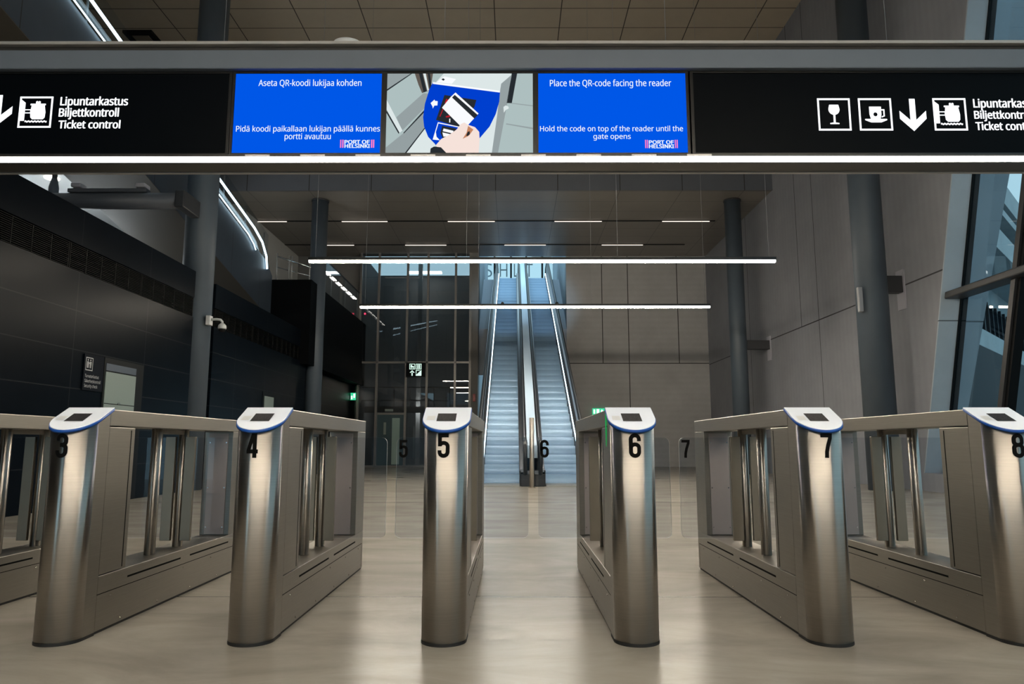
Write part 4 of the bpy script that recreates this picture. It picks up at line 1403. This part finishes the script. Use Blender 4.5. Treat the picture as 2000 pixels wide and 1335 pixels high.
o = MB().box(-12.6, -9.2, 15.6, 15.8, 3.98, 4.06).build('fill_uplight', 'fill_white')  # added lamp, out of view, to brighten the pale ceiling
tag(o, 'long added fill lamp lying unseen on the roof of the black box below the pale ceiling', 'light')
t = thing('hanging_speaker', 'small grey bulb-shaped speaker hanging over the black wall', 'speaker', (-8.6, 12.2, 6.2))
MB().cyl((-8.60, 12.9, 5.75), (-8.60, 12.9, 6.995), 0.045, n=12).build('stem', 'duct_paint', t)
MB().lathe((-8.60, 12.9, 5.33), [(0.05, 0.0), (0.085, 0.1), (0.085, 0.25), (0.05, 0.42)], 20).build('body', 'column_paint', t)
# ceiling recess at the upper left
t = thing('ceiling_hatch', 'dark square hatch in the tan ceiling above the ramp', 'hatch', (-10.4, 18.7, 12.1))
MB().box(-10.75, -9.95, 18.35, 19.3, 12.02, 12.1).build('frame', 'frame_dark', t)
MB().box(-10.55, -10.1, 18.5, 19.2, 12.0, 12.02).build('panel', 'tan_plain', t)

# ================================================================== SMALL THINGS
# dome camera on the left column
t = thing('security_camera', 'white dome camera on a bracket on the left column', 'camera', (-5.6, 13.3, 3.1))
MB().box(-5.74, -5.66, 13.20, 13.34, 3.03, 3.21, 0.008).build('mount_plate', 'white_plastic', t)
b = MB()
b.tube([(-5.67, 13.27, 3.14), (-5.56, 13.27, 3.145), (-5.49, 13.27, 3.135), (-5.455, 13.27, 3.10), (-5.45, 13.27, 3.05)], 0.024, 12)
b.build('arm', 'white_plastic', t)
MB().lathe((-5.45, 13.27, 2.96), [(0.070, 0.0), (0.078, 0.02), (0.07, 0.07), (0.04, 0.10), (0.025, 0.11)], 24).build('housing', 'white_plastic', t)
MB().lathe((-5.45, 13.27, 2.90), [(0.012, 0.0), (0.045, 0.015), (0.062, 0.04), (0.066, 0.06)], 24).build('dome', 'reader_window', t)
# security check sign and door in the black wall
t = thing('wall_sign', 'dark security check sign on the black wall beside the glass door', 'sign', (XB, 9.95, 1.8))
pn = MB().box(XB + 0.001, XB + 0.02, 9.70, 10.17, 1.56, 2.05).build('panel', 'sign_navy', t)
fW = lambda u, v: (XB + 0.0212, u, v)
b = MB()
add_icon(b, 'guard', 9.735, 9.90, 1.83, 2.01, fW)
b.build('pictogram', 'sign_print', pn)
for s_, a, c, e in (('Turvatarkastus', 9.735, 10.066, 1.735), ('Säkerhetskontroll', 9.735, 10.114, 1.667), ('Security check', 9.735, 10.048, 1.60)):
    b = MB()
    add_text(b, s_, a, c, e, e + 0.042, fW)
    b.build('lettering', 'sign_print', pn)
t = thing('door_1', 'frosted glass door in the black wall right of the security sign', 'door', (XB, 10.65, 0), kind='structure')
MB().box(XB + 0.001, XB + 0.012, 10.20, 11.28, 0, 2.06).build('frame', 'frame_dark', t)
d = MB().box(XB + 0.012, XB + 0.022, 10.24, 11.06, 0.02, 1.86).build('leaf', 'frosted', t)
MB().box(XB + 0.012, XB + 0.020, 10.24, 11.06, 1.88, 1.98).build('fanlight', 'ramp_blue', t)
MB().box(XB + 0.022, XB + 0.024, 10.24, 11.06, 1.40, 1.412).build('rail', 'frame_dark', d)
MB().cyl((XB + 0.022, 10.6, 1.42), (XB + 0.05, 10.6, 1.42), 0.012, n=10).build('handle', 'skirt_steel', d)
t = thing('door_2', 'small pale door at the far end of the black wall', 'door', (XB, 17.2, 0), kind='structure')
MB().box(XB + 0.001, XB + 0.012, 16.75, 18.0, 0, 2.05).build('frame', 'frame_dark', t)
MB().box(XB + 0.012, XB + 0.02, 16.85, 17.5, 0.02, 1.95).build('leaf', 'frosted', t)
# exit signs
t = thing('exit_sign', 'green exit sign on the rear wall right of the escalators', 'exit sign', (3.18, YR, 2.04), 'green exit signs')
pn = MB().box(2.95, 3.43, YR - 0.06, YR - 0.001, 1.92, 2.15).build('box', 'exit_green', t)
b = MB()
fE = lambda u, v: (u, YR - 0.062, v)
for poly in ([(0.06, 0.15), (0.2, 0.15), (0.2, 0.85), (0.06, 0.85)], [(0.30, 0.1), (0.52, 0.1), (0.52, 0.9), (0.30, 0.9)], [(0.60, 0.15), (0.68, 0.15), (0.78, 0.45), (0.88, 0.15), (0.94, 0.2), (0.84, 0.6), (0.72, 0.85), (0.64, 0.7)]):
    b.face([fE(2.95 + u * 0.48, 1.92 + v * 0.23) for u, v in poly])
b.build('pictogram', 'exit_white', pn)
t = thing('exit_sign', 'green exit sign on the black wall beside the lift shaft', 'exit sign', (-5.9, 26.3, 2.5), 'green exit signs')
pn = MB().box(-5.94, -5.75, 26.2, 26.24, 2.42, 2.68).build('box', 'exit_green', t)
MB().box(-5.95, -5.935, 26.18, 26.26, 2.45, 2.65).build('bracket', 'frame_dark', t)
b = MB()
for poly in ([(0.1, 0.1), (0.4, 0.1), (0.4, 0.6), (0.1, 0.6)], [(0.55, 0.3), (0.9, 0.3), (0.9, 0.9), (0.55, 0.9)]):
    b.face([(-5.94 + u * 0.19, 26.198, 2.42 + v * 0.26) for u, v in poly])
b.build('pictogram', 'exit_white', pn)
o = MB().box(-1.50, -1.40, YR - 0.56, YR - 0.501, 2.38, 2.66, 0.005).build('fire_alarm_box', 'red_paint')
tag(o, 'small red fire alarm box on the pier beside the escalators', 'fire alarm')
